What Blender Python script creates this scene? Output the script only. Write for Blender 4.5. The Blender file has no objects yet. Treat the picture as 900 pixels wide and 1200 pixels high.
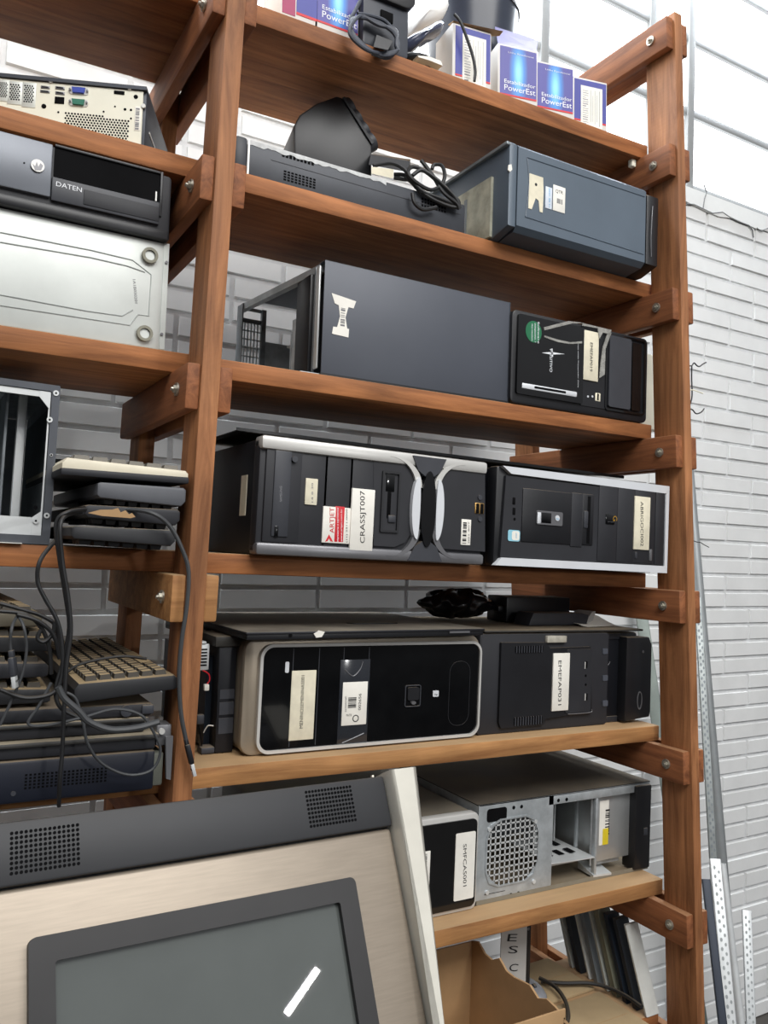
import bpy, bmesh, math, random
from mathutils import Vector, Matrix
R = random.Random(7)
SC = bpy.context.scene
COL = SC.collection

# ------------------------------------------------------------------ camera
CAM = Vector((-0.3246, -1.0981, 1.5451)); YAW, PITCH, ROLL, F = 0.5202, 0.0477, 0.0359, 948.40
_f = Vector((math.sin(YAW)*math.cos(PITCH), math.cos(YAW)*math.cos(PITCH), math.sin(PITCH)))
_r = Vector((math.cos(YAW), -math.sin(YAW), 0)); _u = _r.cross(_f)
_r2 = math.cos(ROLL)*_r + math.sin(ROLL)*_u; _u2 = -math.sin(ROLL)*_r + math.cos(ROLL)*_u
def ray(q): return _f*F + _r2*(q[0]-450) - _u2*(q[1]-600)
def aty(q, y):
    v = ray(q); return CAM + v*((y-CAM.y)/v.y)
def atz(q, z):
    v = ray(q); return CAM + v*((z-CAM.z)/v.z)
cd = bpy.data.cameras.new('camera'); co = bpy.data.objects.new('camera', cd); COL.objects.link(co)
co.matrix_world = Matrix.Translation(CAM) @ Matrix((_r2, _u2, -_f)).transposed().to_4x4()
cd.sensor_fit = 'VERTICAL'; cd.sensor_height = 36; cd.sensor_width = 27; cd.lens = F*36/1200; cd.clip_start = .01
SC.camera = co
def crop(ox, oy, s): return lambda x, y: (ox+x/s, oy+y/s)

# ------------------------------------------------------------------ materials
def lin(h):
    h = h.lstrip('#'); o = []
    for i in (0, 2, 4):
        c = int(h[i:i+2], 16)/255; o.append(c/12.92 if c <= .04045 else ((c+.055)/1.055)**2.4)
    return (*o, 1)
_m = {}
def mat(name, color, rough=.5, metal=0, var=.12, scale=14, bump=0, dust=0, dustcol='8a7a64', emit=0, stretch=None, color2=None, coat=0, trans=0, spec=.5):
    if name in _m: return _m[name]
    m = bpy.data.materials.new(name); m.use_nodes = True; nt = m.node_tree; n = nt.nodes; l = nt.links
    b = n['Principled BSDF']; b.inputs['Roughness'].default_value = rough; b.inputs['Metallic'].default_value = metal
    b.inputs['Coat Weight'].default_value = coat; b.inputs['Transmission Weight'].default_value = trans
    b.inputs['Specular IOR Level'].default_value = spec
    tc = n.new('ShaderNodeTexCoord'); mp = n.new('ShaderNodeMapping'); l.new(tc.outputs['Object'], mp.inputs[0])
    if stretch: mp.inputs['Scale'].default_value = stretch
    nz = n.new('ShaderNodeTexNoise'); nz.inputs['Scale'].default_value = scale; nz.inputs['Detail'].default_value = 6; nz.inputs['Roughness'].default_value = .6
    l.new(mp.outputs[0], nz.inputs['Vector'])
    c = lin(color)
    c2 = lin(color2) if color2 else tuple(min(1, v*(1+var)+.3*var*.05) for v in c[:3])+(1,)
    c1 = c if color2 else tuple(v*(1-var) for v in c[:3])+(1,)
    rp = n.new('ShaderNodeValToRGB'); rp.color_ramp.elements[0].position = .32; rp.color_ramp.elements[1].position = .68
    rp.color_ramp.elements[0].color = c1; rp.color_ramp.elements[1].color = c2
    l.new(nz.outputs['Fac'], rp.inputs[0]); out = rp.outputs[0]
    if dust:
        g = n.new('ShaderNodeNewGeometry'); sx = n.new('ShaderNodeSeparateXYZ'); l.new(g.outputs['Normal'], sx.inputs[0])
        mr = n.new('ShaderNodeMapRange'); mr.inputs[1].default_value = .55; mr.inputs[2].default_value = .95; l.new(sx.outputs['Z'], mr.inputs[0])
        n2 = n.new('ShaderNodeTexNoise'); n2.inputs['Scale'].default_value = 9; n2.inputs['Detail'].default_value = 8; l.new(tc.outputs['Object'], n2.inputs['Vector'])
        m2 = n.new('ShaderNodeMapRange'); m2.inputs[1].default_value = .3; m2.inputs[2].default_value = .62; m2.inputs[3].default_value = .45; l.new(n2.outputs['Fac'], m2.inputs[0])
        mu = n.new('ShaderNodeMath'); mu.operation = 'MULTIPLY'; l.new(mr.outputs[0], mu.inputs[0]); l.new(m2.outputs[0], mu.inputs[1])
        m3 = n.new('ShaderNodeMath'); m3.operation = 'MULTIPLY'; m3.inputs[1].default_value = dust; l.new(mu.outputs[0], m3.inputs[0])
        mx = n.new('ShaderNodeMix'); mx.data_type = 'RGBA'; l.new(m3.outputs[0], mx.inputs[0]); l.new(out, mx.inputs[6]); mx.inputs[7].default_value = lin(dustcol)
        out = mx.outputs[2]
        mr2 = n.new('ShaderNodeMapRange'); mr2.inputs[3].default_value = rough; mr2.inputs[4].default_value = .95; l.new(m3.outputs[0], mr2.inputs[0]); l.new(mr2.outputs[0], b.inputs['Roughness'])
    l.new(out, b.inputs['Base Color'])
    if bump:
        bp = n.new('ShaderNodeBump'); bp.inputs['Strength'].default_value = bump; bp.inputs['Distance'].default_value = .002; l.new(nz.outputs['Fac'], bp.inputs['Height']); l.new(bp.outputs[0], b.inputs['Normal'])
    if emit:
        l.new(out, b.inputs['Emission Color']); b.inputs['Emission Strength'].default_value = emit
    _m[name] = m; return m
def wood(name, axis, a, b, dust=.55, saw=0):
    """sawn timber: long grain along the given axis, fine fibres, dark knots"""
    if name in _m: return _m[name]
    m = bpy.data.materials.new(name); m.use_nodes = True; nt = m.node_tree; n = nt.nodes; l = nt.links
    p = n['Principled BSDF']; p.inputs['Roughness'].default_value = .62; p.inputs['Specular IOR Level'].default_value = .3
    tc = n.new('ShaderNodeTexCoord'); mp = n.new('ShaderNodeMapping'); l.new(tc.outputs['Object'], mp.inputs[0])
    s = [46, 46, 46]; s[axis] = 3.2; mp.inputs['Scale'].default_value = s
    nz = n.new('ShaderNodeTexNoise'); nz.inputs['Scale'].default_value = 1; nz.inputs['Detail'].default_value = 9; nz.inputs['Roughness'].default_value = .68; nz.inputs['Distortion'].default_value = .6
    l.new(mp.outputs[0], nz.inputs['Vector'])
    rp = n.new('ShaderNodeValToRGB'); e = rp.color_ramp.elements; e[0].position = .3; e[1].position = .7; e[0].color = lin(a); e[1].color = lin(b); l.new(nz.outputs['Fac'], rp.inputs[0])
    n3 = n.new('ShaderNodeTexNoise'); n3.inputs['Scale'].default_value = 5; n3.inputs['Detail'].default_value = 3; l.new(tc.outputs['Object'], n3.inputs['Vector'])
    mr = n.new('ShaderNodeMapRange'); mr.inputs[1].default_value = .3; mr.inputs[2].default_value = .7; mr.inputs[3].default_value = .72; mr.inputs[4].default_value = 1.18; l.new(n3.outputs['Fac'], mr.inputs[0])
    mx = n.new('ShaderNodeMix'); mx.data_type = 'RGBA'; mx.blend_type = 'MULTIPLY'; mx.inputs[0].default_value = 1; l.new(rp.outputs[0], mx.inputs[6]); l.new(mr.outputs[0], mx.inputs[7]); out = mx.outputs[2]
    if dust:
        g = n.new('ShaderNodeNewGeometry'); sx = n.new('ShaderNodeSeparateXYZ'); l.new(g.outputs['Normal'], sx.inputs[0])
        m2 = n.new('ShaderNodeMapRange'); m2.inputs[1].default_value = .6; m2.inputs[2].default_value = .95; m2.inputs[4].default_value = dust; l.new(sx.outputs['Z'], m2.inputs[0])
        mz = n.new('ShaderNodeMath'); mz.operation = 'MULTIPLY'; l.new(m2.outputs[0], mz.inputs[0]); l.new(mr.outputs[0], mz.inputs[1])
        md = n.new('ShaderNodeMix'); md.data_type = 'RGBA'; l.new(mz.outputs[0], md.inputs[0]); l.new(out, md.inputs[6]); md.inputs[7].default_value = lin('b09673'); out = md.outputs[2]
    l.new(out, p.inputs['Base Color'])
    bp = n.new('ShaderNodeBump'); bp.inputs['Strength'].default_value = .35; bp.inputs['Distance'].default_value = .002
    if saw:
        wv = n.new('ShaderNodeTexWave'); wv.inputs['Scale'].default_value = 42; wv.inputs['Distortion'].default_value = 2.5; wv.inputs['Detail'].default_value = 2; wv.inputs['Detail Scale'].default_value = .6
        mw = n.new('ShaderNodeMapping'); mw.inputs['Rotation'].default_value = (0, .5, .3); wv.bands_direction = 'Z'; l.new(tc.outputs['Object'], mw.inputs[0]); l.new(mw.outputs[0], wv.inputs['Vector'])
        ad = n.new('ShaderNodeMath'); ad.operation = 'MULTIPLY_ADD'; ad.inputs[1].default_value = saw; l.new(wv.outputs['Fac'], ad.inputs[0]); l.new(nz.outputs['Fac'], ad.inputs[2]); l.new(ad.outputs[0], bp.inputs['Height'])
    else: l.new(nz.outputs['Fac'], bp.inputs['Height'])
    l.new(bp.outputs[0], p.inputs['Normal'])
    _m[name] = m; return m

WA, WB = '6b4228', 'b67d52'
WOODZ = wood('sawn_wood_upright', 2, WA, WB, 0, .07); WOODX = wood('sawn_wood_board', 0, '6c4024', 'b8794a', .75); WOODY = wood('sawn_wood_rail', 1, '633a24', 'a36842', .3)
WOODX2 = wood('sawn_wood_pale_board', 0, '875a36', 'c8945f', .8)
BLK = mat('black_plastic', '15161a', .42, dust=.6); BLKM = mat('black_matte_plastic', '202126', .6, dust=.75); BLKG = mat('black_gloss_plastic', '08090b', .12, coat=.3)
NAVY = mat('black_painted_steel', '14161c', .45, .2, dust=.7); CHAR = mat('charcoal_plastic', '34363c', .5, dust=.6)
GRAYP = mat('grey_painted_steel', '4b4f58', .48, .1, var=.07, scale=5); BLUEG = mat('blue_grey_plastic', '56626e', .42, .1, var=.08, scale=6)
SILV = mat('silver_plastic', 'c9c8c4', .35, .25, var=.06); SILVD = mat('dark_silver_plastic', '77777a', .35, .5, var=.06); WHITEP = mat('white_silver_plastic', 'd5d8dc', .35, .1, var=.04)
GALV = mat('galvanised_steel', 'b4babd', .4, .45, var=.2, scale=30); GALVB = mat('bright_zinc_steel', 'd3d6d6', .42, .35, var=.1, scale=12)
GALVD = mat('dull_zinc_steel', '7c8286', .45, .4, var=.2, scale=22, dust=.5); IVORY = mat('ivory_painted_steel', 'e2e0cf', .5, var=.04)
PAPER = mat('label_paper', 'e8e5dc', .7, var=.05, scale=30); PAPERY = mat('yellowed_label_paper', 'dcd5be', .7, var=.1, scale=40)
INK = mat('black_ink', '17181c', .7); INKW = mat('white_ink', 'e9ecf0', .6); RED = mat('red_print', 'c8202a', .5); GREEN = mat('green_print', '1c6a46', .4)
BLUEI = mat('blue_print', '3aa6d6', .4); HOLE = mat('dark_opening', '050507', .8, spec=.1); TAPE = mat('clear_tape', 'a8a498', .15, coat=.4, var=.25, scale=50)
KAMB = mat('dusty_tape_gloss', '23262c', .15, coat=.5); CARD = mat('corrugated_card', 'a88760', .85, var=.12, scale=9, bump=.2); CARDF = mat('flat_dusty_card', 'a8926f', .9, var=.14, scale=7)
BRASS = mat('brass_contact', 'b8935a', .35, .8); CABLE = mat('black_cable_rubber', '17181a', .55, dust=.25); CABLEG = mat('grey_cable_rubber', '3a3c3e', .5)
STEELB = mat('zinc_bolt', 'b8b4a8', .35, .8, var=.2, scale=80); TAN = mat('champagne_steel', '9a8f7f', .4, .4, var=.08, dust=.8, dustcol='a2957c')
KEYC = mat('black_keycap', '3a352d', .7, dust=1, dustcol='b59e78'); KEYD = mat('dark_keycap', '1a1b1f', .6, dust=.35); CREAM = mat('cream_plastic', 'd8d0ba', .5)
PCB = mat('circuit_board_green', '1f3a34', .5); YELL = mat('yellow_sticker', 'd8c22a', .5)

# ------------------------------------------------------------------ mesh building
class MB:
    def __init__(s): s.bm = bmesh.new()
    def _add(s, tb, M=None):
        if M is not None: tb.transform(M)
        me = bpy.data.meshes.new('t'); tb.to_mesh(me); s.bm.from_mesh(me); bpy.data.meshes.remove(me); tb.free(); return s
    def box(s, x0, x1, y0, y1, z0, z1, bev=0, seg=2, M=None):
        if x1 < x0: x0, x1 = x1, x0
        if y1 < y0: y0, y1 = y1, y0
        if z1 < z0: z0, z1 = z1, z0
        tb = bmesh.new(); bmesh.ops.create_cube(tb, size=1)
        for v in tb.verts: v.co = ((x0+x1)/2+v.co.x*(x1-x0), (y0+y1)/2+v.co.y*(y1-y0), (z0+z1)/2+v.co.z*(z1-z0))
        if bev: bmesh.ops.bevel(tb, geom=tb.edges[:], offset=min(bev, .49*min(x1-x0, y1-y0, z1-z0)), segments=seg, affect='EDGES', profile=.5)
        return s._add(tb, M)
    def hexa(s, pts):
        """8 points: bottom ring of four then top ring of four"""
        tb = bmesh.new(); v = [tb.verts.new(p) for p in pts]
        for f in ((3, 2, 1, 0), (4, 5, 6, 7), (0, 1, 5, 4), (1, 2, 6, 5), (2, 3, 7, 6), (3, 0, 4, 7)): tb.faces.new([v[i] for i in f])
        bmesh.ops.recalc_face_normals(tb, faces=tb.faces[:]); return s._add(tb)
    def prism(s, pts, a, b, axis='y', bev=0, M=None):
        f = {'y': lambda p, t: (p[0], t, p[1]), 'x': lambda p, t: (t, p[0], p[1]), 'z': lambda p, t: (p[0], p[1], t)}[axis]
        tb = bmesh.new(); A = [tb.verts.new(f(p, a)) for p in pts]; B = [tb.verts.new(f(p, b)) for p in pts]; k = len(pts)
        fa = tb.faces.new(A); tb.faces.new(B[::-1])
        for i in range(k): tb.faces.new((A[i], B[i], B[(i+1) % k], A[(i+1) % k]))
        bmesh.ops.recalc_face_normals(tb, faces=tb.faces[:])
        if bev:
            ed = [e for e in tb.edges if e.is_manifold and e.calc_face_angle(0) > .6 and not (e.verts[0] in A) == (e.verts[1] in B)]
            ed = [e for e in tb.edges if (e.verts[0] in A and e.verts[1] in A) or (e.verts[0] in B and e.verts[1] in B)]
            bmesh.ops.bevel(tb, geom=ed, offset=bev, segments=2, affect='EDGES', profile=.5)
        return s._add(tb, M)
    def ring(s, outer, inner, a, b, axis='y'):
        f = {'y': lambda p, t: (p[0], t, p[1]), 'x': lambda p, t: (t, p[0], p[1]), 'z': lambda p, t: (p[0], p[1], t)}[axis]
        tb = bmesh.new(); k = len(outer)
        OA = [tb.verts.new(f(p, a)) for p in outer]; IA = [tb.verts.new(f(p, a)) for p in inner]; OB = [tb.verts.new(f(p, b)) for p in outer]; IB = [tb.verts.new(f(p, b)) for p in inner]
        for i in range(k):
            j = (i+1) % k
            for q in ((OA[i], OA[j], IA[j], IA[i]), (OB[j], OB[i], IB[i], IB[j]), (OA[j], OA[i], OB[i], OB[j]), (IA[i], IA[j], IB[j], IB[i])): tb.faces.new(q)
        bmesh.ops.recalc_face_normals(tb, faces=tb.faces[:]); return s._add(tb)
    def cyl(s, c, r, h, axis='y', n=20, r2=None, M=None):
        tb = bmesh.new(); bmesh.ops.create_cone(tb, cap_ends=True, segments=n, radius1=r, radius2=r if r2 is None else r2, depth=h)
        rot = {'z': Matrix(), 'y': Matrix.Rotation(math.pi/2, 4, 'X'), 'x': Matrix.Rotation(math.pi/2, 4, 'Y')}[axis]
        tb.transform(Matrix.Translation(c) @ rot); return s._add(tb, M)
    def tube(s, pts, r, n=8, smooth=True, closed=False):
        P = [Vector(p) for p in pts]
        if smooth and len(P) > 2:
            Q = []
            for i in range(len(P)-1):
                a, b, c, d = P[max(i-1, 0)], P[i], P[i+1], P[min(i+2, len(P)-1)]
                for k in range(6):
                    t = k/6; Q.append(.5*((2*b)+(c-a)*t+(2*a-5*b+4*c-d)*t*t+(3*b-a-3*c+d)*t**3))
            P = Q+[P[-1]]
        tb = bmesh.new(); prev = None; rings = []
        for i, p in enumerate(P):
            t = (P[min(i+1, len(P)-1)]-P[max(i-1, 0)])
            t = t.normalized() if t.length > 1e-9 else Vector((0, 0, 1))
            if prev is None: a = t.orthogonal().normalized()
            else:
                a = prev-t*prev.dot(t); a = a.normalized() if a.length > 1e-6 else t.orthogonal().normalized()
            prev = a; b = t.cross(a); rr = r[i*(len(r)-1)//max(1, len(P)-1)] if isinstance(r, (list, tuple)) else r
            rings.append([tb.verts.new(p+(a*math.cos(2*math.pi*k/n)+b*math.sin(2*math.pi*k/n))*rr) for k in range(n)])
        for A, B in zip(rings, rings[1:]):
            for k in range(n): tb.faces.new((A[k], A[(k+1) % n], B[(k+1) % n], B[k]))
        tb.faces.new(rings[0][::-1]); tb.faces.new(rings[-1]); return s._add(tb)
    def sphere(s, c, r, sx=1, sy=1, sz=1, n=16):
        tb = bmesh.new(); bmesh.ops.create_uvsphere(tb, u_segments=n, v_segments=n//2+2, radius=r)
        tb.transform(Matrix.Translation(c) @ Matrix.Diagonal((sx, sy, sz, 1))); return s._add(tb)
    def grid(s, fn, nu, nv, th=0):
        """surface fn(u,v) in 0..1 given a thickness along its normals"""
        tb = bmesh.new(); V = [[tb.verts.new(fn(i/nu, j/nv)) for j in range(nv+1)] for i in range(nu+1)]
        for i in range(nu):
            for j in range(nv): tb.faces.new((V[i][j], V[i+1][j], V[i+1][j+1], V[i][j+1]))
        if th: bmesh.ops.recalc_face_normals(tb, faces=tb.faces[:]); bmesh.ops.solidify(tb, geom=tb.faces[:], thickness=th)
        return s._add(tb)
    def build(s, name, m, parent=None, xf=None, smooth=.6):
        if xf is not None: s.bm.transform(xf)
        me = bpy.data.meshes.new(name); s.bm.to_mesh(me); s.bm.free(); me.materials.append(m)
        for p in me.polygons: p.use_smooth = True
        me.set_sharp_from_angle(angle=smooth)
        o = bpy.data.objects.new(name, me); COL.objects.link(o)
        if parent is not None: o.parent = parent
        return o
def rr(x0, z0, x1, z1, r, n=5):
    if x1 < x0: x0, x1 = x1, x0
    if z1 < z0: z0, z1 = z1, z0
    r = min(r, .49*(x1-x0), .49*(z1-z0)); o = []
    for cx, cz, a in ((x1-r, z1-r, 0), (x0+r, z1-r, 90), (x0+r, z0+r, 180), (x1-r, z0+r, 270)):
        for k in range(n+1):
            t = math.radians(a+90*k/n); o.append((cx+r*math.cos(t), cz+r*math.sin(t)))
    return o
def ell(cx, cz, rx, rz, n=24): return [(cx+rx*math.cos(2*math.pi*k/n), cz+rz*math.sin(2*math.pi*k/n)) for k in range(n)]
def tag(o, label, cat, group=None, kind=None):
    if label: o['label'] = label
    if cat: o['category'] = cat
    if group: o['group'] = group
    if kind: o['kind'] = kind
    return o
def text_mesh(body):
    cu = bpy.data.curves.new('t', 'FONT'); cu.body = body; cu.resolution_u = 3
    ob = bpy.data.objects.new('t', cu); COL.objects.link(ob); dg = bpy.context.evaluated_depsgraph_get(); dg.update()
    me = bpy.data.meshes.new_from_object(ob.evaluated_get(dg)); bpy.data.objects.remove(ob); bpy.data.curves.remove(cu)
    return me
class T:
    """one thing: an Empty at its base (or given matrix) plus parts in its own axes: x along the front, y into depth, z up"""
    def __init__(s, name, label, cat, loc=(0, 0, 0), rz=0, tilt=0, group=None, M=None):
        s.M = M if M is not None else Matrix.Translation(loc) @ Matrix.Rotation(rz, 4, 'Z') @ Matrix.Rotation(-math.atan(tilt), 4, 'Y')
        s.I = s.M.inverted(); s.o = bpy.data.objects.new(name, None); s.o.empty_display_size = .03; COL.objects.link(s.o); s.o.matrix_world = s.M
        tag(s.o, label, cat, group)
    def hit(s, q, ax, c):
        o = s.I @ CAM; v = s.I.to_3x3() @ ray(q); return o+v*((c-o[ax])/v[ax])
    def uv(s, q, y=0): p = s.hit(q, 1, y); return (p.x, p.z)
    def loc(s, w): return s.I @ Vector(w)
    def part(s, name, mb, m, parent=None, label=None, smooth=.6):
        o = mb.build(name, m, parent or s.o, smooth=smooth)
        if label: o['label'] = label
        return o
    def rect(s, a, b, y0, y1, r=0, mb=None, y=0):
        mb = mb or MB(); (x0, z0), (x1, z1) = s.uv(a, y), s.uv(b, y)
        if r: mb.prism(rr(x0, z0, x1, z1, r), y0, y1)
        else: mb.box(x0, x1, y0, y1, z0, z1, min(abs(y1-y0), abs(x1-x0), abs(z1-z0))*.2)
        return mb
    def poly(s, px, y0, y1, mb=None, y=0): return (mb or MB()).prism([s.uv(q, y) for q in px], y0, y1)
    def frame(s, a, b, r, t, y0, y1, mb=None, y=0):
        (x0, z0), (x1, z1) = s.uv(a, y), s.uv(b, y)
        if x1 < x0: x0, x1 = x1, x0
        if z1 < z0: z0, z1 = z1, z0
        return (mb or MB()).ring(rr(x0, z0, x1, z1, r), rr(x0+t, z0+t, x1-t, z1-t, max(.0005, r-t)), y0, y1)
    def disc(s, c, r, y0, y1, mb=None, rx=1):
        x, z = s.uv(c); return (mb or MB()).prism(ell(x, z, r*rx, r), y0, y1)
    def text(s, body, a, b, y, m, parent, h=None, name='lettering', plane=None):
        """letters along the baseline from pixel a to pixel b on this thing's front"""
        me = text_mesh(body); xs = [v.co.x for v in me.vertices]; ys = [v.co.y for v in me.vertices]; x0, x1 = min(xs), max(xs); h0 = max(ys)
        A = Vector(s.uv(a, 0)); B = Vector(s.uv(b, 0)); d = B-A; L = d.length; d.normalize(); nrm = Vector((-d.y, d.x)); k = L/(x1-x0); kh = (h/h0) if h else k
        for v in me.vertices:
            p = A+d*((v.co.x-x0)*k)+nrm*(v.co.y*kh); v.co = (p.x, y, p.y)
        me.materials.clear(); me.materials.append(m); o = bpy.data.objects.new(name, me); me.name = name; COL.objects.link(o); o.parent = parent; return o
    def bars(s, a, b, y, m, parent, n=16, along='x', name='barcode'):
        (x0, z0), (x1, z1) = s.uv(a), s.uv(b); mb = MB(); t = 0; rr_ = random.Random(n)
        L = abs(x1-x0) if along == 'x' else abs(z1-z0)
        ws = [rr_.choice((1, 1, 2, 3)) for _ in range(2*n)]; k = L/sum(ws)
        for i, w in enumerate(ws):
            if i % 2 == 0:
                if along == 'x': mb.box(min(x0, x1)+t*k, min(x0, x1)+(t+w)*k, y, y+.0002, z0, z1)
                else: mb.box(x0, x1, y, y+.0002, min(z0, z1)+t*k, min(z0, z1)+(t+w)*k)
            t += w
        return s.part(name, mb, m, parent)

# ------------------------------------------------------------------ rack numbers (metres)
Z = dict(A=2.4083, B=2.1254, C=1.8284, D=1.526, E=1.208, F=.891, G=.62)
TL = dict(A=.0243, B=.0008, C=.0004, D=-.0152, E=-.0111, F=-.0104, G=-.008)
BT, YB, YE, RT, RH = .0311, .0887, .345, .0195, .0652
def bz(k, x): return Z[k]+TL[k]*(x-.5)
def lean(post, z):                                   # the two uprights lean a little
    l, m = ((.0207, -.0055), (-.0453, .0122))[post]; return l*(z-1.6), m*(z-1.6)
PX = ((0, .0275), (1.0, 1.0223))

# ================================================================== setting
WY = .70
WALLP = mat('white_painted_brick', 'e2e3e2', .6, var=.05, scale=7, bump=.15); WALLM = mat('painted_mortar', 'd6d8d9', .75, var=.08, scale=30)
SILLC = mat('plaster_band', 'd6d7d5', .7, var=.08, scale=6, bump=.3); FLOORM = mat('worn_concrete_floor', '3d3934', .8, var=.2, scale=4, bump=.2)
FRAMEM = mat('grey_window_steel', '9a9c9c', .5, .2, var=.08)
PANE = mat('frosted_daylit_pane', 'eef1f3', .3, var=.02, scale=20, emit=3)
m = MB()
z_hi = 2.732; rowh = .0558; i = 0
z = z_hi
while z > .02:
    pair = i//2; off = (pair % 2)*.12625
    x = 1.918-.2525*16+off
    while x < 4.2:
        j = R.uniform(-.0012, .0012); x0, x1, zb, zt = x+.0035+j, x+.2525-.0035+j, z-rowh+.003, z-.003
        yo = R.uniform(-.0012, .0012); c = .005
        m.hexa([(x0, WY+.012, zb), (x1, WY+.012, zb), (x1-c*.6, WY+yo, zb+c*.8), (x0+c*.6, WY+yo, zb+c*.8),
                (x0, WY+.012, zt), (x1, WY+.012, zt), (x1-c*.6, WY+yo, zt-c*.8), (x0+c*.6, WY+yo, zt-c*.8)])
        x += .2525
    z -= rowh; i += 1
wall = tag(m.build('wall_back', WALLP, smooth=.2), None, None, kind='structure')
m = MB().box(-2.2, 4.4, WY+.006, WY+.16, 0, z_hi); m.build('mortar', WALLM, wall)
# cracked plaster band under the window
m = MB(); top = 2.782; lo = [(-2.2, 2.734)]; x = -2.2
while x < 4.3: x += R.uniform(.05, .12); lo.append((x, 2.734-R.uniform(0, .018)))
m.prism(lo+[(4.4, 2.734), (4.4, top), (-2.2, top)], WY-.006, WY+.15)
m.build('plaster_band', SILLC, wall)
cr = crop(780, 200, 6); m = MB()
def wl(q): p = aty(q, WY-.0055); return p
m.tube([wl(cr(*q)) for q in ((145, 232), (200, 238), (262, 268), (330, 300), (400, 292), (440, 320), (500, 352), (585, 385), (612, 420), (618, 470))], .0022, 5, smooth=False)
m.tube([wl(cr(*q)) for q in ((262, 268), (272, 200), (288, 150), (270, 100))], .0024, 5, smooth=False)
m.tube([wl(cr(*q)) for q in ((640, 402), (670, 425), (720, 405))], .002, 5, smooth=False)
m.build('crack', mat('grey_crack_line', '6d6e6e', .9), wall)  # cracks drawn as thin mid-grey tubes along the plaster

# window above the wall: steel glazing bars over frosted panes
fr = MB(); FY = WY+.03
vx = [-1.62, -1.02, -.42, .04, .62, 1.21, 1.665, 1.85, 2.45, 3.05, 3.65]; hz = [2.80, 3.058, 3.312, 3.57]
for k, xx in enumerate(vx): fr.box(xx-.016, xx+.016, FY-.015, FY+.02, 2.78, 4.1, .003)
for zz in hz: fr.box(-2.2, 4.4, FY-.01, FY+.015, zz-.013, zz+.013, .003)
w1 = tag(fr.build('window_1', FRAMEM), None, None, kind='structure')
for a, b in zip([-2.2]+vx, vx+[4.4]):
    for c_, d_ in zip(hz, hz[1:]+[4.1]):
        MB().box(a+.016, b-.016, FY+.002, FY+.006, c_+.013, d_-.013).build('pane', PANE, w1)
fl = tag(MB().box(-2.2, 4.4, -3.2, WY+.16, -.05, 0).build('floor', FLOORM), None, None, kind='structure')

# ================================================================== the wooden rack
rack = T('wooden_shelving_rack', 'tall reddish-brown sawn timber rack of open shelves holding old computers', 'shelf unit')
ro = rack.o
def skew(mb, post):
    for v in mb.bm.verts:
        a, b = lean(post, v.co.z); v.co.x += a; v.co.y += b
    return mb
for pi, (a, b) in enumerate(PX):
    hgt = (2.85, 2.665)[pi]; yd = (.073, .0765)[pi]
    skew(MB().box(a, b, 0, yd, 0, hgt, .002), pi).build('post', WOODZ, ro)
    skew(MB().box(a, b, (.35, .46)[pi], (.42, .53)[pi], 0, hgt, .002), pi).build('post', WOODZ, ro)
# a further pair of uprights carries the left end, outside the photograph
for y0, y1 in ((0, .073), (.35, .42)): MB().box(-1.06, -1.03, y0, y1, 0, 2.85, .002).build('post', WOODZ, ro)
BOLT = {}
def rail(pi, k, side, zt, y0=.004):
    y1 = (.42, .53)[pi]
    a, b = PX[pi]; x0, x1 = (a-RT, a) if side < 0 else (b, b+RT)
    mb = MB().box(x0, x1, y0, y1, zt-RH, zt, .003); skew(mb, pi)
    ob = mb.build('rail', WOODX2 if (pi, k) == (0, 'D') else WOODY, ro)
    if side < 0:
        zc = zt-RH*.5; lx, ly = lean(pi, zc); yb_ = .045
        bm_ = MB().cyl((x0+lx-.002, yb_+ly, zc), .0095, .003, 'x', 20).cyl((x0+lx-.005, yb_+ly, zc), .0058, .004, 'x', 6).cyl((x0+lx-.0065, yb_+ly, zc), .003, .007, 'x', 10)
        bm_.build('bolt', STEELB, ob)
    return ob
for k in 'ABCDEFG':
    for pi in (0, 1):
        x = PX[pi][0]; rail(pi, k, -1, bz(k, x)-BT-.0005); rail(pi, k, 1, bz(k, x)-BT-.0005)
    zt = bz(k, -1.05)-BT-.0005
    MB().box(-1.03, -1.03+RT, .004, .42, zt-RH, zt, .003).build('rail', WOODY, ro)
rail(1, 'T', -1, 2.652); rail(1, 'T', 1, 2.65)
XE = dict(A=.966, B=.987, C=.995, D=.987, E=1.035, F=1.055, G=1.05)
for k in 'ABCDEFG':
    w = WOODX2 if k in 'EF' else WOODX
    for x0, x1 in ((-1.03, .0125), (.015, XE[k])):
        z0, z1 = bz(k, x0), bz(k, x1)
        mb = MB(); n = 10
        # long edge very slightly uneven, corners eased
        tb = MB().box(0, x1-x0, YB, YE, -BT, 0, .0025)
        for v in tb.bm.verts:
            t = v.co.x/(x1-x0); v.co.z += z0+(z1-z0)*t; v.co.x += x0
        tb.build('shelf_board', w, ro)
# small white plastic clip under the top board, right end
cl = T('plastic_clip', 'small white plastic clip stuck under the front edge of the top shelf board', 'clip', aty((741, 178), .105))
zc = bz('A', .93)-BT
cl.part('clip_body', MB().box(-.006, .006, -.006, .006, zc-.016-cl.M.translation.z, zc-cl.M.translation.z, .002), IVORY)

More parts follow.
